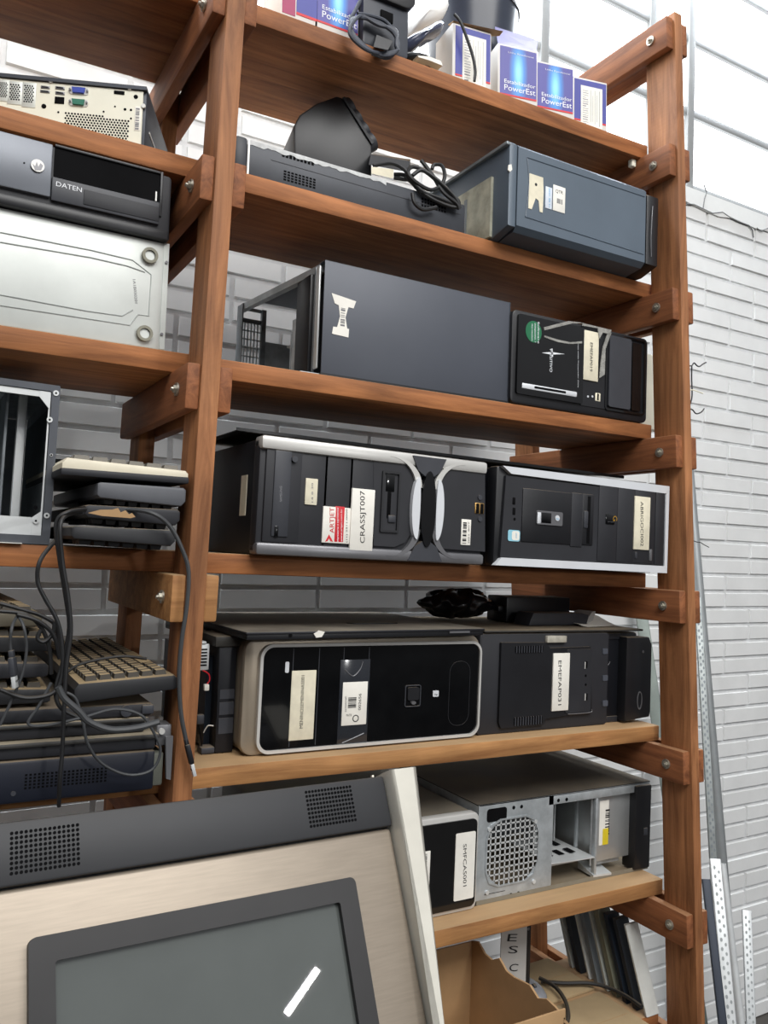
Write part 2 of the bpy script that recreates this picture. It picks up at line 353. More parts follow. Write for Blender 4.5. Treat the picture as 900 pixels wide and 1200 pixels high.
# ================================================================== light
w = bpy.data.worlds.new('world'); SC.world = w; w.use_nodes = True; nt = w.node_tree; bg = nt.nodes['Background']
tc = nt.nodes.new('ShaderNodeTexCoord'); sx = nt.nodes.new('ShaderNodeSeparateXYZ'); nt.links.new(tc.outputs['Generated'], sx.inputs[0])
rp = nt.nodes.new('ShaderNodeValToRGB'); mr = nt.nodes.new('ShaderNodeMapRange'); mr.inputs[1].default_value = -1; mr.inputs[2].default_value = 1
nt.links.new(sx.outputs['Z'], mr.inputs[0]); nt.links.new(mr.outputs[0], rp.inputs[0])
e = rp.color_ramp.elements; e[0].position = .42; e[0].color = (.025, .023, .022, 1); e[1].position = .95; e[1].color = (1.0, 1.03, 1.08, 1)
e2 = rp.color_ramp.elements.new(.60); e2.color = (.32, .32, .33, 1)
nt.links.new(rp.outputs[0], bg.inputs[0]); bg.inputs[1].default_value = 1.0
def area(name, loc, target, sx_, sy_, power, col=(1, 1, 1)):
    d = bpy.data.lights.new(name, 'AREA'); d.shape = 'RECTANGLE'; d.size = sx_; d.size_y = sy_; d.energy = power; d.color = col
    o = bpy.data.objects.new(name, d); COL.objects.link(o); o.location = loc
    o.rotation_euler = (Vector(target)-Vector(loc)).to_track_quat('-Z', 'Y').to_euler(); return o
area('added_wall_fill', (.6, .62, 3.95), (.6, .55, 0), 5, .4, 150, (.86, .93, 1))  # added lamp over the gap, brightening the wall behind the rack like window light
area('roof_skylight', (.2, -2.6, 4.2), (.5, .2, 1.4), 3.5, 1.6, 150, (1, .985, .96))
SC.view_settings.view_transform = 'Standard'; SC.view_settings.look = 'None'; SC.view_settings.exposure = 0; SC.view_settings.gamma = 1
SC.view_settings.use_curve_mapping = False

# ================================================================== kiosk in front
KO = aty((447, 910), -.1); up = Vector((0, .455, .8905)).normalized(); dn = Vector((0, .8905, -.455)).normalized(); KL = .62
base = KO-up*KL
KM = Matrix.Translation(base) @ Matrix((Vector((1, 0, 0)), dn, up)).transposed().to_4x4()
k = T('kiosk_terminal', 'brushed metal kiosk terminal with tilted touch screen in the foreground', 'kiosk', M=KM)
ck = crop(0, 880, 1.6667); BRUSH = mat('brushed_steel_panel', '8f8476', .42, .4, var=.08, scale=18, stretch=(1, 1, 14)); KBAR = mat('kiosk_dark_bar', '252629', .55, var=.06, dust=.15)
KSIL = mat('kiosk_silver_column', 'c4c1b6', .4, .2, var=.06, scale=20)
barL = k.uv(ck(0, 262)); barB = k.uv(ck(758, 148)); W0 = -.62; t = k.uv((447, 910))[1]
k.part('body', MB().box(W0-.02, .006, .012, .075, .0, t-.004, .004), mat('kiosk_body_steel', '55565a', .5, .3))
k.part('speaker_bar', MB().box(W0, .0, -.006, .02, barB[1], t, .003), KBAR)
for a, b in (((18, 157), (158, 224)), ((594, 77), (698, 138))):
    mb = MB(); (x0, z0), (x1, z1) = k.uv(ck(*a), -.006), k.uv(ck(*b), -.006)
    nx = 15; nz_ = 9
    for i in range(nx):
        for j in range(nz_): mb.prism(ell(x0+(x1-x0)*(i+.5)/nx, z0+(z1-z0)*(j+.5)/nz_, .0019, .0019, 8), -.0064, -.006)
    k.part('speaker_grille', mb, HOLE)
# brushed face: rounded over at its top edge, framing the screen
bx0, bz1 = k.uv(ck(55, 365), -.012); bx1, _ = k.uv(ck(692, 247), -.012); _, bz1b = k.uv(ck(690, 247), -.012); bz1 = (bz1+bz1b)/2; bz0 = bz1-.30
fz = barB[1]-.0015
k.part('face_panel', MB().box(W0, .0, 0, .014, .0, fz, .006, 3), BRUSH)
k.part('screen_bezel', MB().ring(rr(bx0, bz0, bx1, bz1, .008), rr(bx0+.026, bz0+.026, bx1-.026, bz1-.026, .003), -.014, .001), mat('screen_bezel_plastic', '1d1c1d', .5, dust=.4))
k.part('touch_screen', MB().box(bx0+.025, bx1-.025, -.006, -.002, bz0+.025, bz1-.025), mat('screen_glass', '545856', .015, coat=.0, var=.04, spec=.6))
(cx0, cz0), (cx1, _) = k.uv((447, 910)), k.uv((482, 907))
cxb = k.uv((521, 1200), -.02); cxw = cx1-(cx1-cxb[0])*(t/(t-cxb[1]))
tb = MB().prism(rr(0.002, -.022, cx1, .075, .008), 0, t+.004, axis='z')
for v in tb.bm.verts:
    f_ = 1-v.co.z/(t+.004); v.co.x = .002+(v.co.x-.002)*(1+f_*((cxw-.002)/(cx1-.002)-1))
k.part('side_column', tb, KSIL)
k.part('side_column', MB().prism(rr(W0-.05, -.03, W0-.002, .075, .012), 0, t+.004, axis='z'), KSIL)
pd = MB().box(base.x+W0+.05, base.x-.05, -.36, -.12, .012, KO.z-.50, .01).box(base.x+W0-.02, base.x+.04, -.62, -.06, 0, .03, .01)
pd.bm.transform(k.I); k.part('pedestal', pd, mat('kiosk_pedestal_steel', '44454a', .5, .3))
k.part('screw', MB().cyl((-.012, .004, t+.0015), .003, .004, 'z', 12), STEELB)
# the roof lamp whose streak shows in the touch screen
def mirror(q, dist):
    n_ = (-dn); hp = k.M @ k.hit(q, 1, -.006); d_ = (hp-CAM).normalized(); return hp+(d_-2*d_.dot(n_)*n_)*dist
La, Lb = mirror((336, 1188), 2.3), mirror((372, 1136), 2.3); mid = (La+Lb)/2; ld = (Lb-La)
d_ = bpy.data.lights.new('fluorescent_tube', 'AREA'); d_.shape = 'RECTANGLE'; d_.size = ld.length; d_.size_y = .02; d_.energy = 5; o_ = bpy.data.objects.new('fluorescent_tube', d_); COL.objects.link(o_)
zz_ = (mid-(k.M @ k.hit((354, 1162), 1, -.006))).normalized(); xx_ = (ld-zz_*ld.dot(zz_)).normalized(); o_.matrix_world = Matrix.Translation(mid) @ Matrix((xx_, zz_.cross(xx_), zz_)).transposed().to_4x4()

# ================================================================== right bay
def sticker(t, a, b, m=PAPER, y=-.0012, r=0, y1=0, name='label_sticker', label=None):
    return t.part(name, t.rect(a, b, y, y1, r), m, label=label)
def tower(name, label, k, tl, br, y, d, body, rz=0, group=None, y0=0, lift=0, inset=.004, cat='computer'):
    """tower lying on shelf k; front rectangle from pixels tl (top left) and br (bottom right); body part starts y0 behind the front"""
    a = aty(tl, y); b = aty(br, y); x0, x1 = a.x, b.x; zb = bz(k, x0)+.0006+lift
    t = T(name, label, cat, (x0, y, zb), rz, TL.get(k, 0), group)
    t.w = math.hypot(x1-x0, 0)/math.cos(rz) if rz == 0 else t.uv(br)[0]; t.h = t.uv(tl)[1]; t.d = d
    if body is not None: t.part('case_body', MB().box(inset, t.w-inset, y0, d, 0, t.h-inset*.3, .004), body)
    return t
# ---- shelf D, left: black and silver tower
c8 = crop(230, 480, 2.5714); GRP = 'computers lying on the rack'
t = tower('computer_tower', 'black and silver tower with an hourglass trim and a white label reading CRASSJT007', 'D', c8(186, 80), c8(855, 455), .062, .38, NAVY, y0=.02)
t.part('front_bezel', MB().box(0, t.w, -.004, .024, 0, t.h, .006), BLKM)
w, h = t.w, t.h
def band(z0, z1, y0=-.012): return MB().box(0, w, y0, .02, z0, z1, .005)
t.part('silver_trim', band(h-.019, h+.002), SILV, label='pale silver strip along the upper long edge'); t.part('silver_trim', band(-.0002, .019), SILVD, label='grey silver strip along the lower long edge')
x_, _ = t.uv(c8(685, 280)); zc = h/2
for sgn in (1, -1):                                    # silver arms that curve in towards the waist
    for q in (-1, 1):
        P = []; n = 12
        for i in range(n+1):
            a = i/n; P.append((x_+q*(.012+.052*(1-math.cos(a*math.pi/2))**1.0), zc+sgn*(.035+(h/2-.035-.008)*math.sin(a*math.pi/2))))
        O = [(p[0]+q*.012, p[1]) for p in P]
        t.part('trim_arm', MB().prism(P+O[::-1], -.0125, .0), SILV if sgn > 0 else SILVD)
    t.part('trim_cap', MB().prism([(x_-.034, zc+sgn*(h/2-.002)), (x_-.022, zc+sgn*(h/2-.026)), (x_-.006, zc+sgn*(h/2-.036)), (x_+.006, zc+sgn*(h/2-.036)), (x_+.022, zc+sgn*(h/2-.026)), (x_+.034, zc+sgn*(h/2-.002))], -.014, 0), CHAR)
t.part('waist', MB().prism(ell(x_, zc, .0145, .064, 32), -.017, 0), BLKG)
for q, m in ((-1, 'power_button'), (1, 'reset_button')):
    t.part(m, MB().prism([(x_+q*(.020+.012*math.cos(a)) if True else 0, zc+.052*math.sin(a)) for a in [math.radians(v) for v in range(-90, 91, 9)]] + [(x_+q*(.020-.004*math.cos(a)), zc+.052*math.sin(a)) for a in [math.radians(v) for v in range(81, -82, -9)]], -.016, 0), WHITEP)
t.part('drive_bezel', t.rect(c8(208, 112), c8(300, 404), -.008, 0), BLKM)
od = t.part('optical_drive', t.rect(c8(232, 122), c8(268, 385), -.0105, 0), CHAR)
t.part('eject_button', t.disc(c8(288, 151), .0048, -.013, 0), CHAR, od)
t.text('SAMSUNG', c8(250, 278), c8(250, 232), -.0108, SILVD, od); t.rect(c8(243, 168), c8(255, 184), -.0107, 0)
t.part('tray_latch', t.rect(c8(228, 350), c8(238, 384), -.0118, 0), BLKG, od)
for i, (a, b) in enumerate((((304, 122), (380, 412)), ((384, 130), (456, 418)), ((460, 137), (524, 422)))):
    t.part('bay_cover', t.rect(c8(*a), c8(*b), -.007, 0), BLKM)
pn = t.part('floppy_panel', MB().prism([t.uv(c8(*q)) for q in ((528, 145), (600, 150), (636, 172), (655, 215), (650, 250), (650, 330), (646, 365), (622, 400), (590, 414), (528, 410))], -.0075, 0), BLKM)
fd = t.part('floppy_drive', t.frame(c8(554, 184), c8(600, 372), .002, .004, -.0105, 0), BLK)
t.part('floppy_slot', t.rect(c8(572, 190), c8(578, 330), -.008, 0), HOLE, fd); t.part('floppy_button', t.rect(c8(570, 318), c8(592, 342), -.0105, 0), CHAR, fd); t.part('floppy_slot', t.rect(c8(566, 186), c8(590, 250), -.0085, 0), BLKG, fd)
t.part('bay_cover', MB().prism([t.uv(c8(*q)) for q in ((740, 165), (862, 172), (862, 428), (722, 418), (702, 390), (722, 350), (728, 290), (722, 230), (706, 195), (718, 172))], -.008, 0), BLKM)
u = t.part('front_ports', t.rect(c8(831, 280), c8(858, 316), -.0095, 0), BRASS)
for q in ((833, 282, 843, 314), (846, 283, 856, 315)): t.part('usb_port', t.rect(c8(*q[:2]), c8(*q[2:]), -.0099, 0), HOLE, u)
for q in ((846, 265), (846, 330)): t.part('audio_jack', t.disc(c8(*q), .0045, -.010, 0), CHAR)
s = t.part('ink_label', t.rect(c8(461, 237), c8(520, 428), -.0118, -.007), PAPER, label='white label reading CRASSJT007')
t.text('CRASSJT007', c8(497, 402), c8(497, 246), -.0121, INK, s, .0085)
s = sticker(t, c8(376, 291), c8(455, 405), y=-.0095, y1=-.006, label='white and red rectangular sticker with the letters ARTJET')
t.part('red_field', t.rect(c8(411, 291), c8(436, 402), -.0098, 0), RED, s)
t.text('ARTJET', c8(407, 372), c8(407, 296), -.0099, RED, s, .0075); t.text('impressoras e suprimentos', c8(420, 398), c8(420, 296), -.01, INKW, s, .003); t.text('www.artjet.com.br', c8(431, 398), c8(431, 300), -.01, INKW, s, .0028); t.text('(11) 3311-0000', c8(447, 400), c8(447, 300), -.0099, INK, s, .0025)
t.part('logo_mark', t.poly([c8(*q) for q in ((380, 398), (392, 376), (404, 398), (396, 396), (392, 388), (387, 396))], -.0099, 0), RED, s)
s = sticker(t, c8(324, 207), c8(356, 289), PAPERY, -.009, y1=-.006, label='small yellowed paper sticker'); t.text('14 8 30', c8(345, 280), c8(345, 222), -.0093, SILVD, s, .003)
s = sticker(t, c8(791, 330), c8(816, 409), y=-.0095, y1=-.007, label='small white inventory sticker'); t.bars(c8(795, 334), c8(803, 404), -.0098, INK, s, 10, 'z'); t.text('001 807', c8(813, 402), c8(813, 338), -.0098, INK, s, .0025)
# paper sticker on the left flank
pa, pb = t.hit(c8(152, 197), 0, .0035), t.hit(c8(166, 318), 0, .0035)
t.part('side_sticker', MB().box(.0028, .0042, pa.y-.004, pa.y+.022, pb.z, pa.z), PAPERY)

# ---- shelf D, right: black tower with silver edges
c9 = crop(540, 500, 3)
t = tower('computer_tower', 'black tower with white edge strips and a paper label reading ABRIGOCI002', 'D', c9(121, 136), c9(710, 506), .046, .36, NAVY, y0=.022)
w, h = t.w, t.h
t.part('front_bezel', MB().box(0, w, -.002, .026, 0.001, h, .005), BLK)
t.part('silver_edge', MB().prism([(.006, h-.0005), (w, h-.0005), (w-.009, h-.016), (.026, h-.013)], -.011, 0), WHITEP, label='pale strip along the upper long edge'); t.part('silver_edge', MB().prism([(-.002, .001), (w, .001), (w-.008, .015), (.012, .015)], -.011, 0), WHITEP, label='white strip along the lower long edge')
t.part('silver_edge', MB().prism([(w-.0085, .015), (w, .001), (w, h-.001), (w-.009, h-.015)], -.011, 0), WHITEP)
t.part('bezel_face', MB().prism([(.010, .016), (w-.009, .016), (w-.0095, h-.017), (.016, h-.017)], -.0085, 0), BLKM)
dp = t.part('cover_panel', t.rect(c9(207, 216), c9(372, 416), -.0105, 0), BLK)
for q in ((378, 232, 412, 424), (475, 200, 532, 476), (541, 204, 595, 478), (600, 212, 664, 482), (674, 218, 696, 486)): t.part('bay_cover', t.rect(c9(*q[:2]), c9(*q[2:]), -.0105, 0), BLKM)
fd = t.part('floppy_drive', t.rect(c9(416, 236), c9(450, 418), -.0108, 0), BLK)
t.part('floppy_slot', t.rect(c9(431, 243), c9(439, 414), -.0112, 0), HOLE, fd); t.part('floppy_button', t.rect(c9(418, 296), c9(431, 358), -.013, 0), CHAR, fd)
lg = t.part('power_panel', t.rect(c9(252, 294), c9(341, 350), -.0125, 0, .003), SILVD)
t.part('logo_field', t.rect(c9(266, 298), c9(304, 345), -.0128, 0), BLKG, lg); t.part('power_button', t.rect(c9(254, 300), c9(265, 342), -.0132, 0), WHITEP, lg)
em = t.part('badge', t.disc(c9(323, 322), .0052, -.0134, 0), WHITEP, lg); t.text('hp', c9(319, 327), c9(328, 327), -.0136, BLUEI, lg, .003)
for q in ((176, 262), (176, 298)): t.part('usb_port', t.rect(c9(q[0]-5, q[1]-14), c9(q[0]+5, q[1]+14), -.0092, 0), HOLE)
t.part('audio_jack', t.disc(c9(178, 325), .0025, -.0092, 0), HOLE)
s = sticker(t, c9(155, 362), c9(195, 404), mat('pale_blue_sticker', '8fc6d8', .4), -.0097, .004, -.008, label='pale blue processor sticker'); t.part('sticker_patch', t.rect(c9(168, 366), c9(193, 400), -.0099, 0, .004), PAPER, s); t.text('intel', c9(184, 392), c9(184, 374), -.0101, BLUEI, s, .003)
s = t.part('badge', t.rect(c9(495, 304), c9(526, 346), -.0125, 0), BLKG); t.text('G', c9(518, 314), c9(518, 332), -.0128, mat('gold_print', 'd0a040', .4, .6), s)
t.text('invent', c9(500, 336), c9(522, 337), -.0128, SILVD, s, .002)
s = sticker(t, c9(596, 244), c9(644, 434), PAPERY, -.013, y1=-.01, label='cream paper label reading ABRIGOCI002'); t.text('ABRIGOCI002', c9(614, 264), c9(614, 420), -.0133, INK, s, .0078)
for q in ((597, 440, 604, 464), (648, 430, 656, 472)): t.part('drive_button', t.rect(c9(*q[:2]), c9(*q[2:]), -.0122, 0), SILVD if q[0] > 600 else CHAR)

# ---- black sheet steel panel resting on the two towers of shelf D
a = atz((300, 511), bz('D', .15)+.196); 
t = T('side_panel', 'thin black steel panel resting across the tops of the two towers on the middle shelf', 'panel', (.10, .12, bz('D', .3)+.196), .0, TL['D']+.002)
t.part('sheet', MB().box(0, .85, 0, .30, .0, .0022, .001), BLKG); t.part('folded_edge', MB().box(0, .85, 0, .0015, .001, .006), BLKG)

# ---- shelf C, left: chassis with a plain dark grey cover facing out
c6 = crop(260, 280, 2.6471)
t = tower('computer_case', 'stripped computer chassis with plain grey side cover and a torn white sticker', 'C', c6(321, 64), c6(887, 502), .093, .33, None)
w, h = t.w, t.h
t.part('side_cover', MB().box(0, w, 0, .0025, 0, h, .001).box(.0, w, .0, .28, h-.002, h, .0008).box(w-.002, w, 0, .28, 0, h), GRAYP)
t.part('cover_lip', MB().box(-.001, w, -.001, .004, -.0004, .003), BLK)
s = t.part('torn_sticker', MB().prism([t.uv(c6(*q)) for q in ((340, 168), (416, 194), (408, 216), (392, 212), (383, 244), (388, 278), (394, 280), (392, 306), (341, 294), (345, 272), (357, 274), (366, 240), (362, 206), (350, 200))], -.0008, 0), PAPER)
t.bars(c6(369, 212), c6(380, 272), -.0011, SILVD, s, 9, 'z')
t.part('drive_rail', MB().box(-.004, .0, .012, .026, .012, h-.006, .002), GALVB, label='bright metal strip at the open end')
t.part('drive_rail', MB().box(-.003, .001, .029, .034, .006, h-.004, .001), GALVD)
t.part('drive_bezel', MB().box(-.006, .10, .042, .10, .012, h-.012, .003), BLK)
t.part('drive_cage', MB().box(0, .15, .13, .133, .002, h*.5).box(-.001, .006, .108, .125, .0, h*.62, .001).box(.03, .15, .13, .22, h*.48, h*.5), GALV)
t.part('base_plate', MB().box(-.035, w-.003, .004, .35, 0, .0018), GALV)
A = t.loc(aty(c6(60, 238), .40)); B_ = t.loc(aty(c6(248, 135), .16))
# thin top rail running back to the perforated far end
fx = t.loc(aty(c6(50, 300), .42)); q0 = t.hit(c6(50, 240), 1, .325); q1 = t.hit(c6(128, 190), 1, .325); q2 = t.hit(c6(48, 384), 1, .325); q3 = t.hit(c6(125, 388), 1, .325)
zt, x0, x1 = (q0.z+q1.z)/2, q0.x, q3.x
zz = h-.002
t.part('top_rail', MB().hexa([(x0, .325, zt-.012), (x0+.012, .325, zt-.012), (.012, .02, zz-.012), (0, .02, zz-.012), (x0, .325, zt), (x0+.012, .325, zt), (.012, .02, zz), (0, .02, zz)]), GALV)
mb = MB(); zg = zt-.03
for i in range(8): mb.box(x0+(x1-x0)*i/8, x0+(x1-x0)*i/8+.0022, .324, .327, .004, zg)
for i in range(10): mb.box(x0, x1, .324, .327, .004+(zg-.004)*i/9, .004+(zg-.004)*i/9+.0022)
t.part('vent_grille', mb, GALV); t.part('end_plate', MB().box(x0, x0+.003, .30, .33, 0, zt, .001).box(x0, x1, .324, .328, zg, zg+.008).box(x0, x1, .324, .328, zt-.006, zt).box(x1-.006, x1+.003, .32, .33, 0, zt), GALVD)
t.part('motherboard_tray', MB().box(x1+.003, x1+.16, .326, .329, .002, h*.66), GALV)

# ---- shelf C, right: glossy black tower still in clear tape
cp = crop(590, 350, 5)
t = tower('computer_tower', 'glossy black tower with a green round sticker and a white label reading EMEFAP019', 'C', cp(46, 60), cp(830, 700), .09, .24, NAVY, y0=.02)
w, h = t.w, t.h
t.part('front_bezel', MB().prism(rr(0, 0, w, h, .012), -.004, .022, bev=.003), BLK)
fp = t.part('gloss_panel', t.rect(cp(72, 92), cp(445, 620), -.009, 0, .004), BLKG)
s = t.part('green_sticker', MB().prism([(t.uv(cp(158, 200))[0]+.0195*math.cos(a)*1.0, t.uv(cp(158, 200))[1]+.0205*math.sin(a)) for a in [k2*math.pi/16 for k2 in range(32)]], -.0096, -.008), GREEN)
for i, (tx, a, b) in enumerate((('Software', 186, 86), ('WINDOWS 7', 167, 66), ('PRO ORIGINAL', 150, 58))): t.text(tx, cp(a-6, 142+i*6), cp(a-6, 268-i*6), -.0099, INKW, s, .0045-.0007*i)
t.text('POSITIVO', cp(252, 302), cp(252, 434), -.0094, INKW, fp, .0062)
t.part('logo_mark', t.poly([cp(*q) for q in ((205, 322), (262, 318), (340, 330), (262, 333))], -.0094, 0).prism([t.uv(cp(*q)) for q in ((258, 300), (268, 298), (272, 345), (264, 345))], -.0094, 0), INKW, fp)
dr = t.part('silver_slot_trim', t.rect(cp(90, 496), cp(410, 582), -.0105, 0), WHITEP); t.part('slot', t.rect(cp(160, 516), cp(344, 562), -.0109, 0), HOLE, dr)
t.text('Intel inside Processador Core', cp(416, 270), cp(416, 524), -.0094, INKW, fp, .0023)
s = sticker(t, cp(456, 186), cp(536, 492), PAPERY, -.0085, y1=-.004, label='cream paper label reading EMEFAP019'); t.text('EMEFAP019', cp(490, 262), cp(488, 430), -.0089, INK, s, .0068)
for q in (482, 508): t.part('audio_jack', t.disc(cp(q, 576), .0022, -.0065, 0), WHITEP)
u = t.part('usb_port', t.rect(cp(526, 552), cp(556, 606), -.006, 0), PAPERY); t.part('usb_slot', t.rect(cp(536, 558), cp(546, 600), -.0064, 0), HOLE, u)
t.part('lower_strip', t.rect(cp(450, 150), cp(590, 650), -.0055, 0, .003), BLK)
t.part('drive_door', t.rect(cp(604, 218), cp(722, 655), -.010, 0, .005), CHAR)
t.part('optical_drive', t.rect(cp(742, 262), cp(784, 664), -.008, 0, .002), BLKG); t.part('drive_frame', t.frame(cp(590, 200), cp(812, 690), .008, .004, -.007, 0), BLKG)
CLEAR = mat('clear_packing_tape', 'b9b8b2', .1, var=.3, scale=60, coat=.6); CLEAR.node_tree.nodes['Principled BSDF'].inputs['Alpha'].default_value = .45
tp = MB()                                                # crumpled strips of clear packing tape
for P in (((440, 150), (610, 190), (600, 215), (560, 205), (540, 240), (530, 180), (440, 165)), ((610, 205), (575, 300), (570, 450), (540, 470), (548, 380), (560, 290), (585, 215)), ((215, 175), (360, 138), (450, 150), (380, 152), (220, 192)), ((218, 222), (300, 248), (370, 262), (438, 256), (438, 268), (365, 272), (295, 260), (218, 232))):
    tp.prism([t.uv(cp(*q)) for q in P], -.0112, -.0092)
t.part('tape', tp, CLEAR, label='crumpled clear packing tape')
a = aty(cp(800, 200), .36)
t = T('computer_case', 'cream steel case edge standing behind the glossy black tower, by the right upright', 'computer', (.975, .135, bz('C', .98)+.0006))
t.part('case_body', MB().box(0, .10, 0, .20, 0, .165, .003), IVORY); t.part('slot', MB().box(.012, .017, -.0006, .01, .02, .05), HOLE)

# ---- shelf B, left: slim desktop
cb = crop(330, 110, 3.913); c2 = crop(270, 0, 3)
t = tower('slim_desktop_computer', 'dusty slim grey desktop case lying below the black power strip', 'B', (283, 163), (519, 262), .098, .34, None)
w = t.w = .43; h = t.uv((320, 173))[1]; 
t.part('case_body', MB().box(.012, w, 0, .33, 0, h, .003), mat('slim_case_steel', '3b3e44', .5, .2, dust=.9, dustcol='c9c6be'))
ed_ = [(.0, h-.006)]
for i in range(40): ed_.append((.012+.25*i/39, h-.0035-R.uniform(0, .004)))
t.part('worn_edge', MB().prism(ed_+[(.262, h+.0012), (.012, h+.0012)], -.0006, .012), mat('worn_pale_edge', 'c6c8c8', .8, var=.2, scale=60), label='pale dusty upper front edge')
t.part('end_bezel', MB().box(-.012, .0105, -.004, .33, -.0, h+.003, .006), CHAR); t.part('seam_strip', MB().box(.0108, .014, -.001, .33, .0, h+.001), SILV)
for a, b in (((180, 528), (295, 580)), ((186, 596), (300, 665))):
    mb = MB(); p0, p1 = t.uv(c2(*a)), t.uv(c2(*b))
    p1z = t.uv(c2(b[0]-95, b[1]-25))[1]; 
    for i in range(9):
        for j in range(4): 
            zz = p1z+(p0[1]-p1z)*(j+.5)/4
            mb.box(p0[0]+(p1[0]-p0[0])*(i+.15)/9, p0[0]+(p1[0]-p0[0])*(i+.85)/9, -.0004, .0, zz-.0014, zz+.0014)
    t.part('vent_grid', mb, HOLE)
mb = MB()
for i in range(9):
    for j in range(3): mb.box(.335+i*.006, .339+i*.006, -.0004, 0, h-.014-j*.006, h-.010-j*.006)
t.part('vent_grid', mb, HOLE); t.part('seam_line', MB().box(.05, w-.01, -.0006, 0, h-.021, h-.020), CHAR)
slim = t; topz = bz('B', .3)+h+.0012
# ---- power strip standing on edge on the slim case
q = lambda x, y: aty(c2(x, y), .16)
P0 = q(240, 540); t = T('power_strip', 'black power strip tipped on its side on the slim grey desktop', 'power strip', (P0.x-.012, .20, topz), -.2)
pp = [t.uv(c2(*v)) for v in ((495, 600), (492, 520), (386, 352), (368, 347), (300, 372), (240, 412), (220, 450), (219, 500), (228, 532))]
zmin = 0.0; pp = [(x, max(z, zmin)) for x, z in pp]; pp[0] = (pp[0][0], 0); pp[-1] = (pp[-1][0], .004); pp.append((pp[-1][0]+.01, 0))
t.part('housing', MB().prism(pp, -.01, .10, bev=.004), BLK)
e0, e1 = Vector(pp[1]), Vector(pp[2]); dvec = (e1-e0); L = dvec.length; dvec.normalize(); nv = Vector((dvec.y, -dvec.x)); nv = nv if nv.x > 0 else -nv
for i in range(4):
    c_ = e0+dvec*(L*(.12+.24*i)); c2_ = c_+nv*.009; ang = math.atan2(nv.y, nv.x)
    Mx = Matrix.Translation((c2_.x, .012, c2_.y)) @ Matrix.Rotation(-ang, 4, 'Y')
    so = t.part('socket', MB().cyl((0, 0, 0), .0175, .016, 'x', 20, M=Mx), CHAR)
    t.part('socket_hole', MB().cyl((.0072, -.006, 0), .003, .001, 'x', 10, M=Mx).cyl((.0072, .006, 0), .003, .001, 'x', 10, M=Mx), HOLE, so)
face = MB(); a, b = e0+dvec*.002, e1-dvec*.002
face.prism([tuple(a), tuple(b), tuple(b+nv*.005), tuple(a+nv*.005)], -.012, .102)
t.part('socket_plate', face, BLKM)
# ---- coiled black power cables hanging over the slim case
cz = lambda x, y, yy=.085: tuple(aty(cb(x, y), yy))
def cable_thing(name, label, cat, paths, r, m=CABLE, extra=None, group=None, pname='cord'):
    allp = [Vector(p) for P in paths for p in P]; b = Vector((sum(p.x for p in allp)/len(allp), sum(p.y for p in allp)/len(allp), min(p.z for p in allp)))
    t = T(name, label, cat, b, group=group)
    mb = MB()
    for P in paths: mb.tube([Vector(p)-b for p in P], r, 8)
    t.part(pname, mb, m)
    return t
paths = [[cz(420, 330, .12), cz(500, 318, .11), cz(560, 345, .10), cz(600, 400, .095), cz(650, 450, .09), cz(740, 485, .09), cz(815, 520, .09)],
 [cz(640, 305, .11), cz(690, 370, .10), cz(740, 450, .09), cz(800, 500, .085), cz(815, 530, .085)],
 [cz(690, 345, .11), cz(700, 325, .11), cz(735, 330, .11), cz(748, 375, .10), cz(730, 420, .095), cz(680, 440, .09), cz(610, 400, .09), cz(580, 360, .095), cz(600, 335, .105), cz(650, 350, .10), cz(720, 400, .09), cz(790, 470, .085), cz(820, 525, .085)],
 [cz(600, 375, .10), cz(640, 350, .10), cz(690, 380, .095), cz(750, 440, .09), cz(810, 490, .085), cz(800, 520, .088), cz(740, 505, .09), cz(670, 470, .09), cz(610, 420, .095), cz(570, 375, .10)],
 [cz(600, 455, .088), cz(610, 500, .086), cz(650, 530, .086), cz(710, 520, .087)],
 [cz(515, 370, .12), cz(560, 372, .11), cz(600, 395, .10), cz(640, 445, .09)], [cz(515, 385, .12), cz(560, 392, .11), cz(590, 400, .10), cz(640, 455, .092)]]
t = cable_thing('power_cable', 'tangled bundle of black power cables hanging over the slim grey desktop', 'cable', paths, .0035)
A, B_ = t.loc(cz(400, 280, .15)), t.loc(cz(590, 345, .13))
t.part('plug', MB().hexa([tuple(t.loc(cz(*p))) for p in ((400, 325, .13), (585, 360, .12), (590, 350, .16), (405, 320, .17), (408, 278, .13), (585, 308, .12), (590, 300, .16), (412, 275, .17))]), BLKM)
t.part('tag', MB().hexa([tuple(t.loc(cz(*p))) for p in ((412, 365, .113), (512, 388, .108), (512, 388, .111), (412, 365, .116), (412, 334, .113), (514, 346, .108), (514, 346, .111), (412, 334, .116))]), PAPERY, label='yellowed paper tag')
# ---- shelf B, right: blue-grey tower
c5 = crop(520, 150, 3.4615)
t = tower('computer_tower', 'blue-grey tower lying with its rear end open to the left on the second shelf', 'B', c5(262, 48), c5(866, 612), .040, .36, None)
w, h = t.w, t.h; 
xr = t.uv(c5(300, 200))[0]; xk = t.uv(c5(820, 300))[0]
zlo = t.uv(c5(297, 412))[1]
